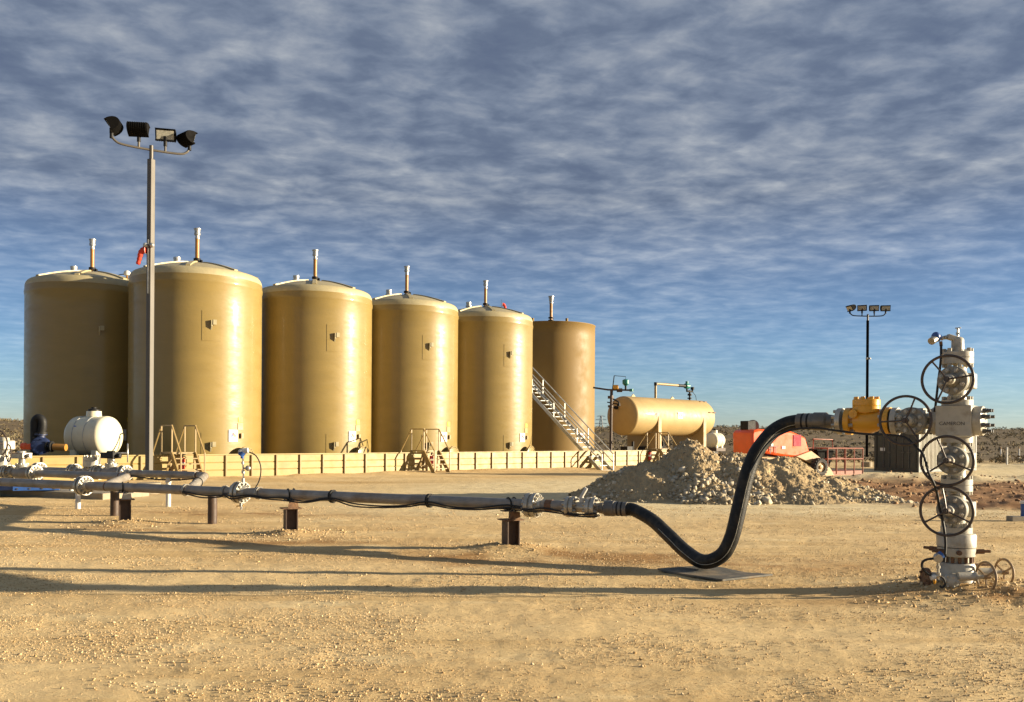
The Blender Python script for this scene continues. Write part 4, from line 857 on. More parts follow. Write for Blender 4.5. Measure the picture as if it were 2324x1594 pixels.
# transmitter on the pipe
def pipe_transmitter():
    c = on_main(553); t = thing('pressure_transmitter', 'blue capped transmitter on a riser above the middle pipe flange', 'transmitter', c)
    k = c.y / F; g = lambda x, y: at(x, y, c.y) - c
    MB().cyl((0, 0, PR), g(551, 1040), 0.013, n=8).cyl(g(552, 1098), g(552, 1086), 0.026).cyl(g(552, 1075), g(552, 1068), 0.03).cyl(g(551, 1054), g(551, 1048), 0.024).build('riser', M['steel'], t)
    MB().cyl(g(546, 1034), g(552, 1026), 0.055, n=16).cyl(g(550, 1041), g(550, 1034), 0.03).build('housing', M['blue'], t)
    MB().cyl(g(551, 1024), g(563, 1023), 0.05, n=14).lathe([(0, 0.055), (0.03, 0.05), (0.05, 0.02)], g(548, 1026), Z_, 14).build('cap', M['whitep'], t)
    MB().cyl(g(552, 1063), g(560, 1063), 0.014, n=8).ball(g(563, 1063), 0.05, 14).build('gauge', M['flange'], t)
    MB().tube(smooth_path([g(565, 1026), g(580, 1034), g(590, 1052), g(592, 1072), g(587, 1094), g(574, 1116)]), 0.011, 8).build('cable', M['cable'], t)
    d = thing('drain_valve', 'small drain valve with yellow lever under the middle pipe flange', 'valve', c - Z_ * (PR + 0.0)); g = lambda x, y: at(x, y, c.y) - (c - Z_ * PR)
    MB().cyl((0, 0, 0), g(547, 1157), 0.016, n=8).cyl(g(547, 1150), g(547, 1142), 0.026).build('nipple', M['steel'], d); MB().bar(g(537, 1149), g(553, 1148), 0.03, 0.02).build('lever', M['yellow'], d, 0)
pipe_transmitter()
# cable strung along the pipe
def pipe_cable():
    u = Vector((P_D.y, -P_D.x, 0)).normalized()
    if u.y > 0: u = -u
    P = lambda px, dz, off=0.10: on_main(px) + u * off + Z_ * dz
    t = thing('black_cable', 'black cable strapped along the front of the main pipeline, sagging between ties', 'cable')
    a = [P(424, -0.02), P(470, -0.07), P(510, -0.06), P(520, -0.02, 0.12), P(545, -0.06, 0.20), P(575, -0.03, 0.12), P(615, -0.06), P(650, -0.05), P(700, -0.09), P(757, -0.02), P(810, -0.09), P(870, -0.11), P(930, -0.08), P(977, -0.01), P(1030, -0.07), P(1090, -0.07), P(1150, -0.01), P(1182, -0.02), P(1209, -0.05, 0.19), P(1240, -0.03), P(1283, -0.07), P(1320, -0.09, 0.155), P(1362, -0.07, 0.13)]
    b = [q - Z_ * 0.022 + u * 0.004 for q in a]
    MB().tube(smooth_path(a, 6), 0.012, 8).build('line', M['cable'], t); MB().tube(smooth_path([q - Z_ * (0.02 if k % 3 == 1 else 0.002) for k, q in enumerate(b)], 6), 0.012, 8).build('line', M['cable'], t)
    for px in (424, 513, 590, 757, 977):
        m = MB(); uclamp(m, on_main(px), P_D, PR + 0.016); uclamp(m, on_main(px) + P_D * 0.035, P_D, PR + 0.014); m.build('tie_band', M['cable'] if px > 600 else M['flange'], t)
    # along the rear branch
    q = thing('black_cable', 'black cable sagging under the rear branch pipe', 'cable'); d2 = P_D
    pts = [Q3 + d2 * s + u * 0.085 - Z_ * z for s, z in ((0.1, 0.05), (0.7, 0.11), (1.4, 0.12), (2.1, 0.07), (2.6, 0.05), (3.0, 0.10))]
    MB().tube(smooth_path(pts, 6), 0.016, 8).build('line', M['cable'], q)
    for s in (0.25, 2.3): m = MB(); uclamp(m, Q3 + d2 * s, d2, PR + 0.012); m.build('tie_band', M['flange'], q)
    d1 = (Q3 - J3).normalized(); m = MB(); uclamp(m, J3 + d1 * 2.0, d1, PR + 0.014); m.build('tie_band', M['cable'], q)
pipe_cable()
# ------------------------------------------------------------------ wellhead
BETA = R_(40); WD = Vector((math.cos(BETA), -math.sin(BETA), 0)); ZR = 1.86
def run_t(px):
    a = ray(px, 955)[0]; return (WELL.x - a * WELL.y) / (WD.x - a * WD.y)
def run_p(t, z=ZR): q = WELL - WD * t; return Vector((q.x, q.y, z))
wl = thing('wellhead_tree', 'grey painted wellhead tree with four black handwheels standing on the pad', 'wellhead', WELL, -BETA)
def nuts(m, z, up, Rr=0.132, n=8, r=0.023, h=0.038): m.bolts((0, 0, z), Z_ * up, Rr, n, r, h, ph=0.5)
FR = 0.157
def gate_valve(o, ax, spokes, Rw, vertical=True, hub_y=-0.42):
    """o = centre, ax = flow direction in local frame; bonnet and wheel face -Y"""
    o = Vector(o); m = MB(); L_ = 0.155
    m.cyl(o - ax * L_, o + ax * L_, 0.088, n=24)
    m.lathe([(-0.17, 0.115), (0.14, 0.118), (0.19, 0.10), (0.22, 0.06)], o, Y_, 28)
    if vertical: m.box(o + Vector((0.02, 0.03, 0)), (0.30, 0.17, 0.165))
    else: m.box(o + Vector((0, 0.03, 0)), (0.17, 0.17, 0.29))
    body = m.build('valve_body', M['grey'], wl, 38, 0.012)
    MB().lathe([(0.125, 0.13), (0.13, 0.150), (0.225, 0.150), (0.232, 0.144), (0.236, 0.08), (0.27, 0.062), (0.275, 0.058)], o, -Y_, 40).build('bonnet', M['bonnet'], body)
    MB().lathe([(0.27, 0.052), (0.355, 0.052), (0.36, 0.046), (0.365, 0.03), (0.43, 0.026)], o, -Y_, 24).build('stem_cap', M['grey'], body)
    for k in range(8):
        a = 2 * math.pi * (k + 0.5) / 8; p = o + Vector((0.112 * math.cos(a), -0.230, 0.112 * math.sin(a)))
        MB().cyl(p, p - Y_ * 0.028, 0.0235, n=6).cyl(p - Y_ * 0.028, p - Y_ * 0.044, 0.0135, n=8).build('bolt', M['bolt'], body, 30)
    c = o + Y_ * hub_y; m = MB().torus(c + Y_ * 0.0, Y_, Rw, 0.0145, 56, 10)
    for a in spokes:
        e = Vector((math.cos(R_(a)), 0, math.sin(R_(a)))); m.tube([c + e * 0.02, c + e * Rw * 0.5 + Y_ * 0.012, c + e * Rw], 0.0095, 8)
    m.cyl(c + Y_ * 0.03, c - Y_ * 0.03, 0.030, n=16).cyl(c - Y_ * 0.03, c - Y_ * 0.05, 0.016, n=6)
    wh = m.build('handwheel', M['wheel'], body)
    return body
cap = MB().lathe([(2.62, 0.064), (2.735, 0.062), (2.755, 0.05), (2.765, 0.03)], n=28).build('tree_cap', M['grey'], wl)
m = MB().lathe([(2.605, 0.075), (2.63, 0.068)], n=24).lathe([(2.54, FR), (2.595, FR), (2.602, FR - 0.008)], n=48).lathe([(2.472, FR), (2.534, FR)], n=48).lathe([(2.53, FR * 0.93), (2.545, FR * 0.93)], n=32)
nuts(m, 2.60, 1); nuts(m, 2.472, -1); m.build('flange', M['grey'], wl)
gate_valve((0, 0, 2.285), Z_, (8, 128, 247), 0.248)
m = MB().lathe([(2.024, FR), (2.081, FR), (2.084, 0.10), (2.14, 0.088)], n=48); nuts(m, 2.082, 1); m.build('flange', M['grey'], wl)
MB().box((0, 0, 1.856), (0.352, 0.352, 0.326)).build('cross_block', M['grey'], wl, 0, 0.006)
lettering('CAMERON', 0.052, M['ink'], wl, Matrix.Translation((-0.01, -0.1775, 1.825)) @ Matrix.Rotation(R_(90), 4, 'X'))
m = MB().lathe([(1.622, FR), (1.690, FR)], n=48).lathe([(1.55, 0.088), (1.62, 0.1)], n=24); nuts(m, 1.622, -1); m.build('flange', M['grey'], wl)
gate_valve((0, 0, 1.433), Z_, (112, 215, 338), 0.255)
m = MB().lathe([(1.168, FR), (1.228, FR), (1.229, 0.1), (1.29, 0.088)], n=48).lathe([(1.072, 0.088), (1.098, 0.1), (1.10, FR), (1.160, FR)], n=48).lathe([(1.158, FR * 0.93), (1.17, FR * 0.93)], n=32); nuts(m, 1.229, 1); nuts(m, 1.10, -1); m.build('flange', M['grey'], wl)
gate_valve((0, 0, 0.907), Z_, (100, 212, 335), 0.255)
m = MB().lathe([(0.648, FR), (0.711, FR), (0.712, 0.1), (0.76, 0.088)], n=48); nuts(m, 0.712, 1, n=10, h=0.05); m.build('flange', M['grey'], wl)
MB().lathe([(0.502, 0.195), (0.625, 0.197), (0.644, 0.185), (0.646, 0.15)], n=56).build('tubing_head', M['grey'], wl)
m = MB().lathe([(0.40, 0.180), (0.406, 0.188), (0.492, 0.190), (0.498, 0.17)], n=56)
m.lathe([(0.30, 0.13), (0.40, 0.13)], n=32).build('tubing_spool', M['grey'], wl)
for a in (180, 20, 200 + 40, -70): MB().cyl(pol(a, 0.18, 0.452), pol(a, 0.27, 0.458), 0.026, n=8).cyl(pol(a, 0.26, 0.458), pol(a, 0.33, 0.462), 0.016, n=8).build('lockdown_screw', M['rust'], wl)
m = MB(); m.bolts((0, 0, 0.335), Z_, 0.155, 14, 0.018, 0.07); m.build('stud_ring', M['rust'], wl)
MB().lathe([(-0.25, 0.186), (0.30, 0.188), (0.328, 0.175), (0.336, 0.14)], n=56).build('casing_head', M['grey'], wl)
# right outlet stud flange of the block
m = MB().lathe([(0.178, 0.155), (0.255, 0.157), (0.262, 0.148)], (0, 0, 1.856), X_, 40); m.build('flange', M['grey'], wl)
for k in range(8):
    a = 2 * math.pi * (k + 0.5) / 8; p = Vector((0.262, 0.118 * math.cos(a), 1.856 + 0.118 * math.sin(a)))
    MB().cyl(p, p + X_ * 0.034, 0.027, n=6).cyl(p + X_ * 0.034, p + X_ * 0.08, 0.017, n=8).build('stud', M['darkbolt'], wl)
# left outlet and side valve
m = MB().lathe([(0.178, 0.150), (0.235, 0.152), (0.24, 0.10), (0.29, 0.088)], (0, 0, 1.856), -X_, 40).bolts((-0.238, 0, 1.856), -X_, 0.125, 8, 0.02, 0.05, ph=0.5); m.build('flange', M['grey'], wl)
gate_valve((-run_t(2080), 0, 1.856), X_, (68, 183, 302), 0.262, False)
tf = run_t(2034)
m = MB().lathe([(0, 0.155), (0.06, 0.155), (0.062, 0.09)], (-tf - 0.035, 0, 1.856), X_, 40).bolts((-tf + 0.028, 0, 1.856), X_, 0.125, 8, 0.021, 0.035, ph=0.5); m.build('flange', M['grey'], wl)
# needle valve on top, block and blue transmitter on its arm
s0 = WELL.y / F
def wloc(px, py, dy=0.0):
    q = at(px, py, WELL.y + dy); d = q - WELL; c, s = math.cos(BETA), math.sin(BETA); return Vector((d.x * c - d.y * s, d.x * s + d.y * c, q.z))
MB().cyl((0, 0, 2.76), (0, 0, 2.86), 0.011, n=8).cyl((0, 0, 2.79), (0, 0, 2.815), 0.02, n=6).bar((-0.025, 0, 2.862), (0.03, 0, 2.862), 0.012, 0.012).build('needle_valve', M['flange'], wl)
a, b = wloc(2150, 764), wloc(2176, 772)
MB().bar(a, b, 0.06, 0.055).build('gauge_block', M['grey'], wl, 0, 0.006)
MB().cyl(wloc(2132, 768), a, 0.014, n=8).cyl(wloc(2139, 768), wloc(2136, 769), 0.024, n=6).cyl(wloc(2146, 766), wloc(2143, 767), 0.024, n=6).build('tubing', M['flange'], wl)
tr = MB().ball(wloc(2124, 765), 0.048, 16, (1, 1, 1.15)).cyl(wloc(2124, 765), wloc(2133, 768), 0.04).build('transmitter', M['blue'], wl)
p = wloc(2123, 768); MB().cyl(p, p + (wloc(2123, 769.5) - wloc(2124, 765)).normalized() * 0.02 + Vector((-0.02, -0.07, -0.02)), 0.04, n=18).build('transmitter_lid', M['flange'], tr)
MB().cyl(wloc(2135, 775), wloc(2136, 786), 0.017, n=8).build('cable_gland', M['rust'], tr)
# side outlets of the casing head
m = MB().cyl(pol(215, 0.12, 0.14), pol(215, 0.30, 0.14), 0.075, n=20); m.build('outlet', M['grey'], wl)
d = pol(215, 1, 0); MB().lathe([(0.29, 0.12), (0.335, 0.122), (0.34, 0.09)], (0, 0, 0.14), d, 36).bolts(d * 0.335 + Z_ * 0.14, d, 0.095, 8, 0.014, 0.022).build('blind_flange', M['rust'], wl)
d = pol(275, 1, 0); m = MB().cyl(d * 0.1 + Z_ * 0.16, d * 0.30 + Z_ * 0.16, 0.07, n=18).ball(d * 0.27 + Z_ * 0.16, 0.085, 14).bolts(d * 0.33 + Z_ * 0.16, d, 0.055, 6, 0.012, 0.02); m.build('outlet', M['grey'], wl)
def casing_valve(px, py, dy, n0, Rw, ln):
    q = wloc(px, py, dy); d = n0; c = q - d * ln
    m = MB().cyl(c, c + d * (ln * 0.62), 0.044, n=18).cyl(c + d * (ln * 0.60), c + d * (ln * 0.64), 0.05, n=18).cyl(c + d * (ln * 0.64), q, 0.020, n=10); b = m.build('outlet_valve', M['grey'], wl)
    wn = (d + lx(Vector((0.0, 0.16, 0)))).normalized()
    m = MB().torus(q, wn, Rw, 0.013, 44, 8).cyl(q - d * 0.03, q + d * 0.04, 0.025, n=12); u, w, _ = frame(wn)
    for k in range(3): a = 2 * math.pi * k / 3 + 0.5; e = u * math.cos(a) + w * math.sin(a); m.bar(q, q + e * Rw, 0.018, 0.012, wn)
    m.build('handwheel', M['tanwheel'], b)
lx = lambda v: Vector((v.x * math.cos(BETA) - v.y * math.sin(BETA), v.x * math.sin(BETA) + v.y * math.cos(BETA), v.z))    # world vector to wellhead frame
casing_valve(2238, 1309, -0.28, lx(X_), 0.150, 0.30)
casing_valve(2279, 1299, 0.05, lx(X_), 0.140, 0.34)
MB().box(lx(Vector((0.24, -0.05, 0.31))), (0.2, 0.05, 0.018), BETA).build('lever', M['rust'], wl, 0)
# lower transmitter (its own device, on the casing outlet)
def low_transmitter():
    t = thing('pressure_transmitter', 'small white and blue transmitter at the left foot of the wellhead', 'transmitter', WELL + Vector((-0.42, -0.42, 0))); Yb = WELL.y - 0.42
    g = lambda x, y: at(x, y, Yb) - t.location
    MB().ball(g(2128, 1265), 0.045, 16).cyl(g(2127, 1266), g(2127, 1267) + Vector((-0.015, -0.06, 0)), 0.042, n=18).build('housing', M['flange'], t)
    MB().cyl(g(2132, 1262), g(2138, 1258), 0.038, n=14).build('blue_cap', M['blue'], t)
    MB().cyl(g(2129, 1275), g(2130, 1316), 0.012, n=8).cyl(g(2129, 1290), g(2129, 1284), 0.022).cyl(g(2130, 1306), g(2130, 1300), 0.022).cyl(g(2118, 1309), g(2136, 1306), 0.018).build('manifold', M['flange'], t)
    MB().tube(smooth_path([g(2120, 1268), g(2104, 1270), g(2094, 1276), g(2093, 1288), g(2102, 1299), g(2115, 1307)]), 0.013, 8).tube(smooth_path([g(2134, 1308), g(2142, 1314), g(2145, 1326), g(2138, 1334), g(2133, 1330)]), 0.011, 8).build('cable', M['cable'], t)
    MB().cyl(g(2113, 1311), g(2122, 1310), 0.03, n=12).build('cable_gland', M['whitep'], t)
    MB().ball(g(2121, 1318), 0.04, 12, (0.3, 0.6, 1.0)).build('tag_disc', M['yellow'], t)
low_transmitter()
# yellow check valve
def yellow_valve():
    tc_ = run_t(1966); p = run_p(tc_); t = thing('check_valve', 'bright yellow swing check valve between hose end and wellhead', 'valve', p, -BETA)
    xa, xb = -(run_t(1922) - tc_), tc_ - run_t(2022)
    MB().lathe([(xa + 0.03, 0.088), (xa + 0.10, 0.092), (-0.12, 0.125), (-0.03, 0.145), (0.06, 0.14), (0.13, 0.115), (xb - 0.1, 0.092), (xb - 0.03, 0.088)], (0, 0, 0), X_, 36).build('body', M['yellow'], t, 50)
    MB().lathe([(0.0, 0.115), (0.085, 0.112), (0.115, 0.12)], n=36).build('neck', M['yellow'], t)
    MB().lathe([(0.10, 0.150), (0.175, 0.152), (0.178, 0.148), (0.182, 0.152), (0.245, 0.152), (0.252, 0.142)], n=44).build('cover', M['yellow'], t)
    MB().bolts((0, 0, 0.25), Z_, 0.12, 8, 0.024, 0.03).build('cover_bolt', M['yellow'], t, 30)
    MB().cyl((-0.10, -0.06, 0.085), (-0.10, -0.165, 0.085), 0.048, n=22).cyl((-0.10, -0.165, 0.085), (-0.10, -0.172, 0.085), 0.014, n=6).build('hinge_boss', M['yellow'], t)
    for x, s in ((xa, 1), (xb, -1)):
        m = MB().lathe([(0, 0.158), (0.06, 0.158), (0.066, 0.10), (0.1, 0.09)], (x - s * 0.0, 0, 0), X_ * s, 44); fl = m.build('flange', M['yellow'], t)
        MB().bolts((x + s * 0.062, 0, 0), X_ * s, 0.125, 8, 0.022, 0.045, ph=0.5).build('bolt', M['bolt'], fl, 30)
        MB().lathe([(-0.012, 0.135), (0.0, 0.135)], (x, 0, 0), X_ * s, 32).build('gasket', M['black'], t)
yellow_valve()
# ------------------------------------------------------------------ hose
def hose():
    t = thing('black_hose', 'thick dusty black hose looping from pipe end to the yellow valve', 'hose')
    tb = [run_t(q) for q in (1911, 1900, 1880, 1811)]
    e1 = on_main(1371); e2 = on_main(1424)
    path = [e2, on_main(1440) - Z_ * 0.01]
    for px, py, Y in ((1480, 1181, 11.75), (1518, 1216, 11.4), (1556, 1252, 11.05), (1596, 1275, 10.72), (1636, 1262, 10.55), (1660, 1222, 10.5), (1678, 1150, 10.52), (1692, 1090, 10.56), (1712, 1035, 10.62), (1748, 986, 10.68), (1782, 964, 10.68)):
        path.append(at(px, py, Y))
    path += [run_p(run_t(1815)), run_p(tb[3] - 0.1)]
    for q in path: q.z = max(q.z, 0.115)
    pts = smooth_path(path, 9)
    MB().tube(pts, 0.090, 26).build('hose_body', M['rubber'], t, 80)
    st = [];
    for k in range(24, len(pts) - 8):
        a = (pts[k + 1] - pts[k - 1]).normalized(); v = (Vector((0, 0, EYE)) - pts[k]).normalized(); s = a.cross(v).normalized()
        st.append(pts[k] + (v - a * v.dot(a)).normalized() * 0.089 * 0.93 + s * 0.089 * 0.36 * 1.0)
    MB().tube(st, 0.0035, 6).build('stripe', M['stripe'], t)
    for c, e in ((e1, e2), (run_p(tb[2]), run_p(tb[3]))):
        a = (e - c).normalized(); L_ = (e - c).length
        MB().lathe([(-0.06, 0.075), (0, 0.085), (0.02, 0.108), (L_ * 0.45, 0.110), (L_ * 0.47, 0.100), (L_, 0.099)], c, a, 32).build('ferrule', M['ferrule'], t)
        m = MB()
        for f in (0.62, 0.80): m.lathe([(-0.011, 0.102), (0.011, 0.102)], c + a * L_ * f, a, 32)
        m.build('clamp_band', M['black'], t)
    a = (e1 - on_main(1350)).normalized(); MB().cyl(on_main(1352), e1, 0.07, n=24).cyl(run_p(tb[0]), run_p(tb[2]), 0.066, n=24).build('end_pipe', M['pipe'], t)
    m = MB(); c = run_p(run_t(1914)); m.lathe([(0, 0.155), (0.055, 0.155), (0.06, 0.1), (0.1, 0.068)], c, -WD, 40).bolts(c - WD * 0.058, -WD, 0.124, 8, 0.021, 0.04, ph=0.5); m.build('flange', M['flange'], t)
hose()
mt = thing('rubber_mat', 'flat dusty rubber mat lying under the hose bend', 'mat', (0, 0, 0)); a, b, c, d = [at(*q) for q in ((1493, 1292, 10.85), (1640, 1312, 10.3), (1752, 1302, 10.45), (1600, 1287, 11.0))]
pts = []
for p in ((1493, 1293), (1640, 1314), (1754, 1303), (1590, 1285)):
    r0, r1 = ray(*p); Y = (0.03 - EYE) / r1; pts.append(Vector((r0 * Y, Y, 0.028)))
m = MB(); n = 14
G = []
for i in range(n + 1):
    for j in range(n + 1):
        u, v = i / n, j / n; q = (pts[0] * (1 - u) + pts[1] * u) * (1 - v) + (pts[3] * (1 - u) + pts[2] * u) * v
        q.z = 0.024 + 0.018 * max(0, 1 - 5 * u) * (1 - v) + 0.012 * math.sin(u * 7) * v + max(0, hz(q.x, q.y)); G.append(q)
for dz in (0, -0.022): m.v += [(q.x, q.y, q.z + dz) for q in G]
K = (n + 1) ** 2; I = lambda i, j: i * (n + 1) + j
for i in range(n):
    for j in range(n): m.f.append([I(i, j), I(i + 1, j), I(i + 1, j + 1), I(i, j + 1)]); m.f.append([K + I(i, j + 1), K + I(i + 1, j + 1), K + I(i + 1, j), K + I(i, j)])
    for A_, B_ in ((I(i, 0), I(i + 1, 0)), (I(i + 1, n), I(i, n)), (I(0, i + 1), I(0, i)), (I(n, i), I(n, i + 1))): m.f.append([A_, A_ + K, B_ + K, B_])
m.build('sheet', M['mat'], mt, 30)
# cables on the wellhead
def well_cable(name, pts, label):
    o = MB().tube(smooth_path([at(*q) for q in pts], 8), 0.0135, 8).build(name, M['cable']); tag(o, label, 'cable'); return o
well_cable('black_cable', [(2136, 784, 9.44), (2135, 820, 9.40), (2129, 870, 9.42), (2122, 930, 9.5), (2117, 960, 9.6), (2112, 985, 9.7)], 'black cable dropping from the blue transmitter past the top handwheel')
well_cable('black_cable', [(1700, 1075, 10.45), (1740, 1010, 10.5), (1790, 978, 10.52), (1850, 972, 10.35), (1900, 978, 10.1), (1960, 985, 9.85), (2020, 988, 9.62), (2055, 994, 9.45), (2082, 1018, 9.3), (2096, 1034, 9.2), (2108, 1074, 9.14), (2119, 1097, 9.14), (2128, 1125, 9.2), (2131, 1148, 9.24), (2138, 1176, 9.22), (2143, 1202, 9.2), (2146, 1237, 9.2), (2143, 1276, 9.2)], 'long black cable slung under the yellow valve and down the wellhead')
# ------------------------------------------------------------------ boom lift
def boom_lift():
    Y = 38.5; p = at(1765, 1078, Y); rz = R_(26); t = thing('boom_lift', 'orange boom lift with faded red basket behind the dirt pile', 'boom lift', (p.x - 0.7 * math.sin(rz), p.y + 0.7 * math.cos(rz), 0), rz)
    def g(x, y, d=0.0):
        a, b = ray(x, y); tt = (a * p.y - p.x) / (math.cos(rz) - a * math.sin(rz)); return Vector((tt, d, EYE + b * (p.y + tt * math.sin(rz))))
    def hull(pts, y0, y1, nm, mt, bevel=0.06, taper=None):
        m = MB(); n = len(pts); A = [g(*q) + Y_ * y0 for q in pts]; B = [g(*q) + Y_ * y1 for q in pts]
        m.add(A + B, [tuple(reversed(range(n))), tuple(range(n, 2 * n))] + [(i, (i + 1) % n, n + (i + 1) % n, n + i) for i in range(n)])
        return m.build(nm, M[mt], t, 30, bevel)
    cow = hull([(1706, 1040), (1705, 985), (1708, 977), (1722, 974), (1770, 977), (1795, 979), (1812, 986), (1827, 993), (1838, 1033), (1815, 1040), (1775, 1036), (1735, 1028)], -0.75, 0.55, 'engine_cover', 'orange', 0.10)
    hull([(1732, 1037), (1840, 1041), (1838, 1056), (1732, 1056)], -0.6, 0.8, 'turntable', 'cream', 0.03)
    hull([(1800, 1036), (1836, 1023), (1858, 1040), (1881, 1065), (1891, 1086), (1864, 1088), (1850, 1064), (1836, 1052)], -0.85, -0.35, 'boom', 'cream', 0.03)
    hull([(1715, 955), (1733, 955), (1733, 1000), (1715, 1000)], -0.2, 0.3, 'boom_tail', 'black', 0.02)
    MB().cyl(g(1741, 966, 0.2), g(1741, 966, 0.2) + Vector((0.18, 0.25, 0)), 0.26, n=24).build('beacon_drum', M['corr'], t)
    hull([(1700, 1056), (1860, 1056), (1860, 1070), (1700, 1070)], -0.9, 1.1, 'chassis', 'cream', 0.03)
    for px in (1720, 1846):
        for yy in (-1.05, 0.95):
            c = g(px, 1063) + Y_ * yy; c.z = 0.40
            wv = MB().lathe([(-0.16, 0.22), (-0.17, 0.33), (-0.12, 0.385), (0.12, 0.385), (0.17, 0.33), (0.16, 0.22)], c, Y_, 36, False)
            for k in range(18):
                a = 2 * math.pi * k / 18; wv.box(c + Vector((0.385 * math.cos(a), 0, 0.385 * math.sin(a))), (0.05, 0.28, 0.05), M=Matrix.Rotation(-a, 3, 'Y'))
            w = wv.build('tyre', M['tyre'], t); MB().lathe([(-0.10, 0.215), (-0.12, 0.20), (-0.06, 0.09), (-0.14, 0.09), (-0.15, 0.02)], c, Y_, 24).build('rim', M['cream'], w)
    # basket
    x0, x1, zt, zm = g(1882, 1072).x, g(1962, 1072).x, g(1920, 1018).z, g(1920, 1042).z; z0 = g(1920, 1076).z; ya, yb = -0.6, 0.5
    hull([(1878, 1070), (1962, 1068), (1962, 1080), (1878, 1084)], ya, yb, 'basket_floor', 'cagered', 0.02)
    m = MB()
    for y in (ya, yb):
        for z in (zt, zm): m.tube([(x0, y, z), (x1, y, z)], 0.028)
        for k in range(5): x = x0 + (x1 - x0) * k / 4; m.tube([(x, y, z0), (x, y, zt)], 0.026)
    for x in (x0, x1):
        for z in (zt, zm): m.tube([(x, ya, z), (x, yb, z)], 0.028)
    zz = g(1895, 997).z; xa, xb = g(1872, 997).x, g(1916, 997).x
    m.tube([(xa, 0, g(1872, 1020).z), (xa, 0, zz), (xb, 0, zz - 0.03), (xb, 0, zt)], 0.028); m.tube([(g(1842, 1015).x, 0.3, zt), (x1, 0.3, zt)], 0.026); m.tube([(xa, 0, zt - 0.1), (xb, 0, zt - 0.1)], 0.02)
    m.build('guard_rail', M['cagered'], t)
    hull([(1872, 1020), (1912, 1022), (1904, 1052), (1898, 1076), (1886, 1074), (1880, 1050)], -0.2, 0.3, 'control_console', 'blackpole', 0.03)
    MB().box(g(1807, 1000) - Y_ * 0.762, (0.44, 0.02, 0.5)).build('sticker', M['magenta'], cow, 0)
    MB().box(g(1776, 1016) - Y_ * 0.762, (0.2, 0.02, 0.13)).build('label_plate', M['sign'], cow, 0); MB().box(g(1750, 1010) - Y_ * 0.762, (0.12, 0.02, 0.12)).build('label_plate', M['sign'], cow, 0)
    q = g(1718, 1021) - Y_ * 0.79; lettering('J', 0.50, M['sblack'], cow, Matrix.Translation(q) @ Matrix.Rotation(R_(90), 4, 'X'), th=0.006)
    q = g(1753, 1022) - Y_ * 0.79; lettering('FT', 0.46, M['sblack'], cow, Matrix.Translation(q) @ Matrix.Rotation(R_(90), 4, 'X'), th=0.006)
boom_lift()
# ------------------------------------------------------------------ container
def container():
    c = at(2085, 1073, 44.0); gam = R_(37); Hc = 2.28; Ls, Wd = 6.06, 2.4
    t = thing('shipping_container', 'dark steel shipping container with ribbed sunlit side behind the wellhead', 'container', (c.x, c.y, 0), gam)
    # local x along the lit side, y along the door end
    n = 44; poly = []
    for k in range(n):
        x0 = 0.12 + (Ls - 0.24) * k / n; st = (Ls - 0.24) / n
        poly += [(x0, -0.0), (x0 + st * 0.35, 0.0), (x0 + st * 0.5, 0.035), (x0 + st * 0.85, 0.035)]
    poly += [(Ls - 0.12, 0), (Ls - 0.12, 0.06), (0.12, 0.06)]
    MB().prism(poly, (0, 0, 0.16), X_, Y_, Hc - 0.28).build('side_panel', M['corr'], t, 0)
    MB().prism([(a, Wd - b) for a, b in reversed(poly)], (0, 0, 0.16), X_, Y_, Hc - 0.28).build('side_panel', M['corr'], t, 0)
    m = MB()
    for x in (0.06, Ls - 0.06):
        for y in (0.055, Wd - 0.055): m.box((x, y, Hc / 2), (0.12, 0.13, Hc))
    for z in (0.08, Hc - 0.06):
        for y in (0.04, Wd - 0.04): m.box((Ls / 2, y, z), (Ls - 0.24, 0.1, 0.14 if z < 1 else 0.1))
        for x in (0.06, Ls - 0.06): m.box((x, Wd / 2, z), (0.115, Wd - 0.26, 0.14 if z < 1 else 0.1))
    m.build('frame', M['door'], t, 0)
    MB().box((Ls / 2, Wd / 2, Hc - 0.045), (Ls - 0.2, Wd - 0.15, 0.05)).build('roof', M['corr'], t, 0)
    MB().box((Ls - 0.09, Wd / 2, Hc / 2), (0.04, Wd - 0.26, Hc - 0.2)).build('end_wall', M['corr'], t, 0)
    for k in (0, 1):
        y = Wd * (0.28 if k == 0 else 0.72); d = MB().box((0.05, y, Hc / 2 + 0.02), (0.06, Wd * 0.43, Hc - 0.26))
        for z in np.linspace(0.35, Hc - 0.3, 5): d.box((0.024, y, z), (0.03, Wd * 0.40, 0.16))
        dr = d.build('door', M['door'], t, 0, 0.006)
        b = MB()
        for dy in (-0.16, 0.16): b.cyl((-0.012, y + dy, 0.2), (-0.012, y + dy, Hc - 0.16), 0.02, n=8); b.box((-0.03, y + dy, 1.0), (0.04, 0.2, 0.04))
        b.build('lock_bar', M['darkbolt'], dr)
        if k == 1: MB().box((0.004, y + 0.22, Hc * 0.5), (0.012, 0.26, 0.16)).build('placard', M['sign'], dr, 0)
container()
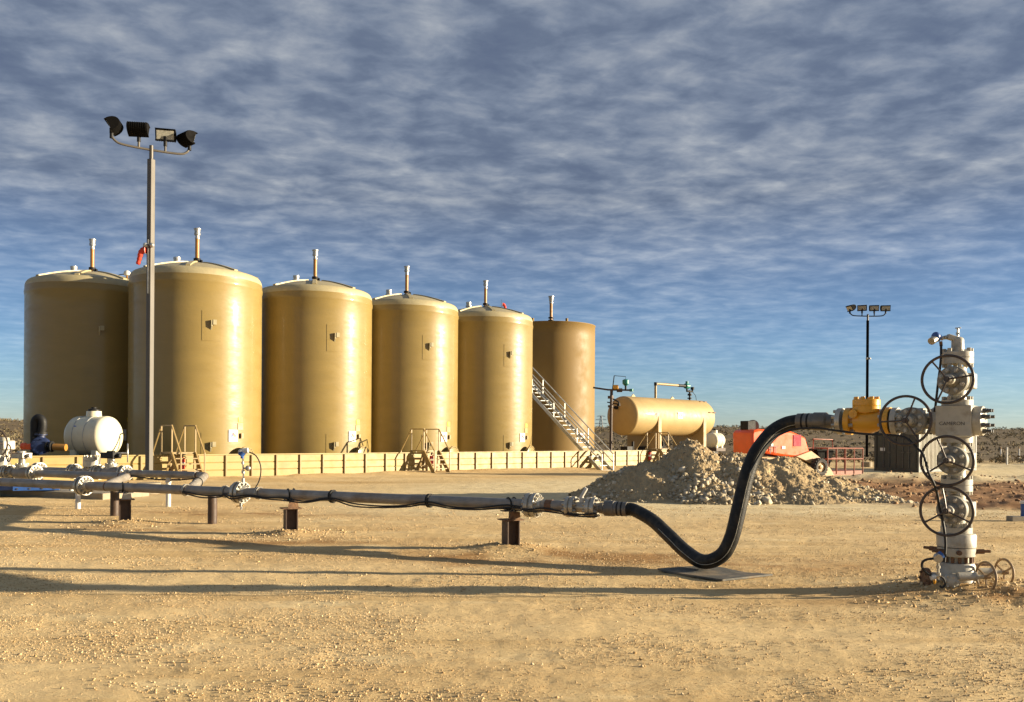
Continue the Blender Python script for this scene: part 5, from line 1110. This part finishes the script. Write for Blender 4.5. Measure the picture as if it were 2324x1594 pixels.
# ------------------------------------------------------------------ left equipment
def pump():
    p = at(90, 1010, 30.0); t = thing('centrifugal_pump', 'blue centrifugal pump with tall black pipe bend at far left', 'pump', (p.x, p.y, 0)); g = lambda x, y: at(x, y, 30.0) - Vector((p.x, p.y, 0))
    MB().lathe([(-0.16, 0.18), (-0.12, 0.30), (0.12, 0.30), (0.16, 0.18)], g(93, 1012), Vector((0.3, -1, 0)), 28).cyl(g(93, 1005), g(93, 988), 0.13, n=18).cyl(g(93, 988), g(93, 984), 0.2, n=20).bolts(g(93, 1012) + Vector((0.05, -0.16, 0)), Vector((0.3, -1, 0)), 0.23, 10, 0.025, 0.03).build('volute', M['shadedblue'], t)
    MB().tube(smooth_path([g(79, 1034), g(79, 975), g(80, 956), g(87, 949), g(95, 953), g(97, 966), g(94, 984)], 6), 0.14, 18).cyl(g(94, 986), g(94, 981), 0.2).build('discharge_bend', M['black'], t)
    MB().cyl(g(104, 1014), g(122, 1014), 0.12, n=18).cyl(g(107, 1014), g(110, 1014), 0.19).cyl(g(116, 1014), g(119, 1014), 0.19).build('coupling', M['black'], t)
    MB().cyl(g(122, 1015), g(150, 1016), 0.12, n=18).build('suction_pipe', M['orange_pipe'], t)
    MB().box(g(66, 1014), (0.30, 0.3, 0.2)).cyl(g(48, 1013), g(60, 1013), 0.12).build('motor', M['orange'], t, 30, 0.04)
    MB().box((0, 0, 0.35), (2.2, 0.8, 0.7)).build('base', M['concrete'], t, 0)
pump()
def slab():
    c = at(60, 1120, 22.2); o = thing('concrete_slab', 'low concrete slab under the blue skid at the left edge', 'slab', (c.x - 0.4, c.y + 1.0, 0), R_(180 - 20))
    MB().box((0, -0.4, 0.03), (5.6, 1.6, 0.27)).build('slab', M['concrete'], o, 0, 0.02)
    q = at(82, 1114, 22.4); t = thing('steel_skid', 'blue bolted steel skid lying on the concrete slab at left', 'skid', (q.x, q.y, 0.19), R_(24))
    MB().box((0, 0.45, 0.10), (1.06, 0.9, 0.20)).build('frame', M['blue'], t, 0, 0.01); MB().box((-1.1, 0.75, 0.09), (1.1, 0.9, 0.18)).build('tail_box', M['blue'], t, 0, 0.01)
    for k in range(4):
        for z in (0.14, 0.05): MB().cyl((-0.42 + 0.28 * k, 0, z), (-0.42 + 0.28 * k, -0.02, z), 0.022, n=6).build('bolt', M['darkbolt'], t)
slab()
# ------------------------------------------------------------------ far right odds and ends
def marker(px, y0, y1, Y, label, top):
    b = at(px, y1, Y); h = (y1 - y0) * Y / F; t = thing('marker_post', label, 'marker post', (b.x, b.y, hz(b.x, b.y)), 0, 'white marker posts in the scrub')
    MB().cyl((0, 0, -0.2), (0, 0, h), 0.055, n=10).build('post', M['whitep'], t); MB().lathe([(h * 0.84, 0.058), (h, 0.058), (h + 0.02, 0.03)], n=10).build('band', M[top], t)
marker(2285, 1022, 1062, 56, 'nearer white marker post right of the wellhead', 'whitep')
marker(2271, 1015, 1037, 84, 'farther white marker post with orange top, left of the pair', 'orange_pipe')
marker(2313, 1015, 1041, 80, 'white marker post with orange top nearest the right edge', 'orange_pipe')
b = at(2308, 1178, 17.9); o = MB().box((b.x, b.y, 0.03), (0.34, 0.2, 0.14), 0.1).build('concrete_block', M['concrete'], None, 0, 0.01); tag(o, 'small concrete block on the ground at the right edge', 'block')
b = at(2325, 1165, 17.9); t = thing('blue_post', 'short blue post standing at the right edge by the concrete block', 'post', (b.x, b.y, 0)); MB().cyl((0, 0, -0.1), (0, 0, 0.36), 0.07, n=16).build('post', M['blue'], t); MB().cyl((0, 0, 0.36), (0, 0, 0.41), 0.085, n=16).build('cap', M['whitep'], t)
def pylon(px, Y, h, label):
    X = ray(px, 960)[0] * Y; t = thing('power_pylon', label, 'pylon', (X, Y, hz(X, Y)), 0, 'power pylons on the skyline'); m = MB()
    for s in (-1, 1):
        for q in (-1, 1): m.bar((s * 4, q * 4, 0), (s * 0.8, q * 0.8, h), 0.45, 0.45)
    for k in range(6):
        z = h * k / 6; w = 4 - 3.2 * k / 6; z2 = h * (k + 1) / 6; w2 = 4 - 3.2 * (k + 1) / 6
        for q in (-1, 1): m.bar((-w, q * w, z), (w2, q * w2, z2), 0.3, 0.3); m.bar((w, q * w, z), (-w2, q * w2, z2), 0.3, 0.3)
    m.build('lattice', M['pylon'], t, 0); a = MB()
    for z, w in ((h * 0.62, 9), (h * 0.8, 8), (h * 0.97, 6)): a.bar((-w, 0, z), (w, 0, z), 0.6, 0.5); a.bar((-w, 0, z), (0, 0, z + 1.8), 0.3, 0.3); a.bar((w, 0, z), (0, 0, z + 1.8), 0.3, 0.3)
    a.build('cross_arm', M['pylon'], t, 0)
pylon(1364, 1250, 30, 'lattice power pylon on the skyline left of the horizontal vessel'); pylon(1672, 1700, 26, 'tiny lattice power pylon on the skyline right of the vessel'); pylon(32, 1900, 22, 'tiny lattice power pylon on the skyline at far left')
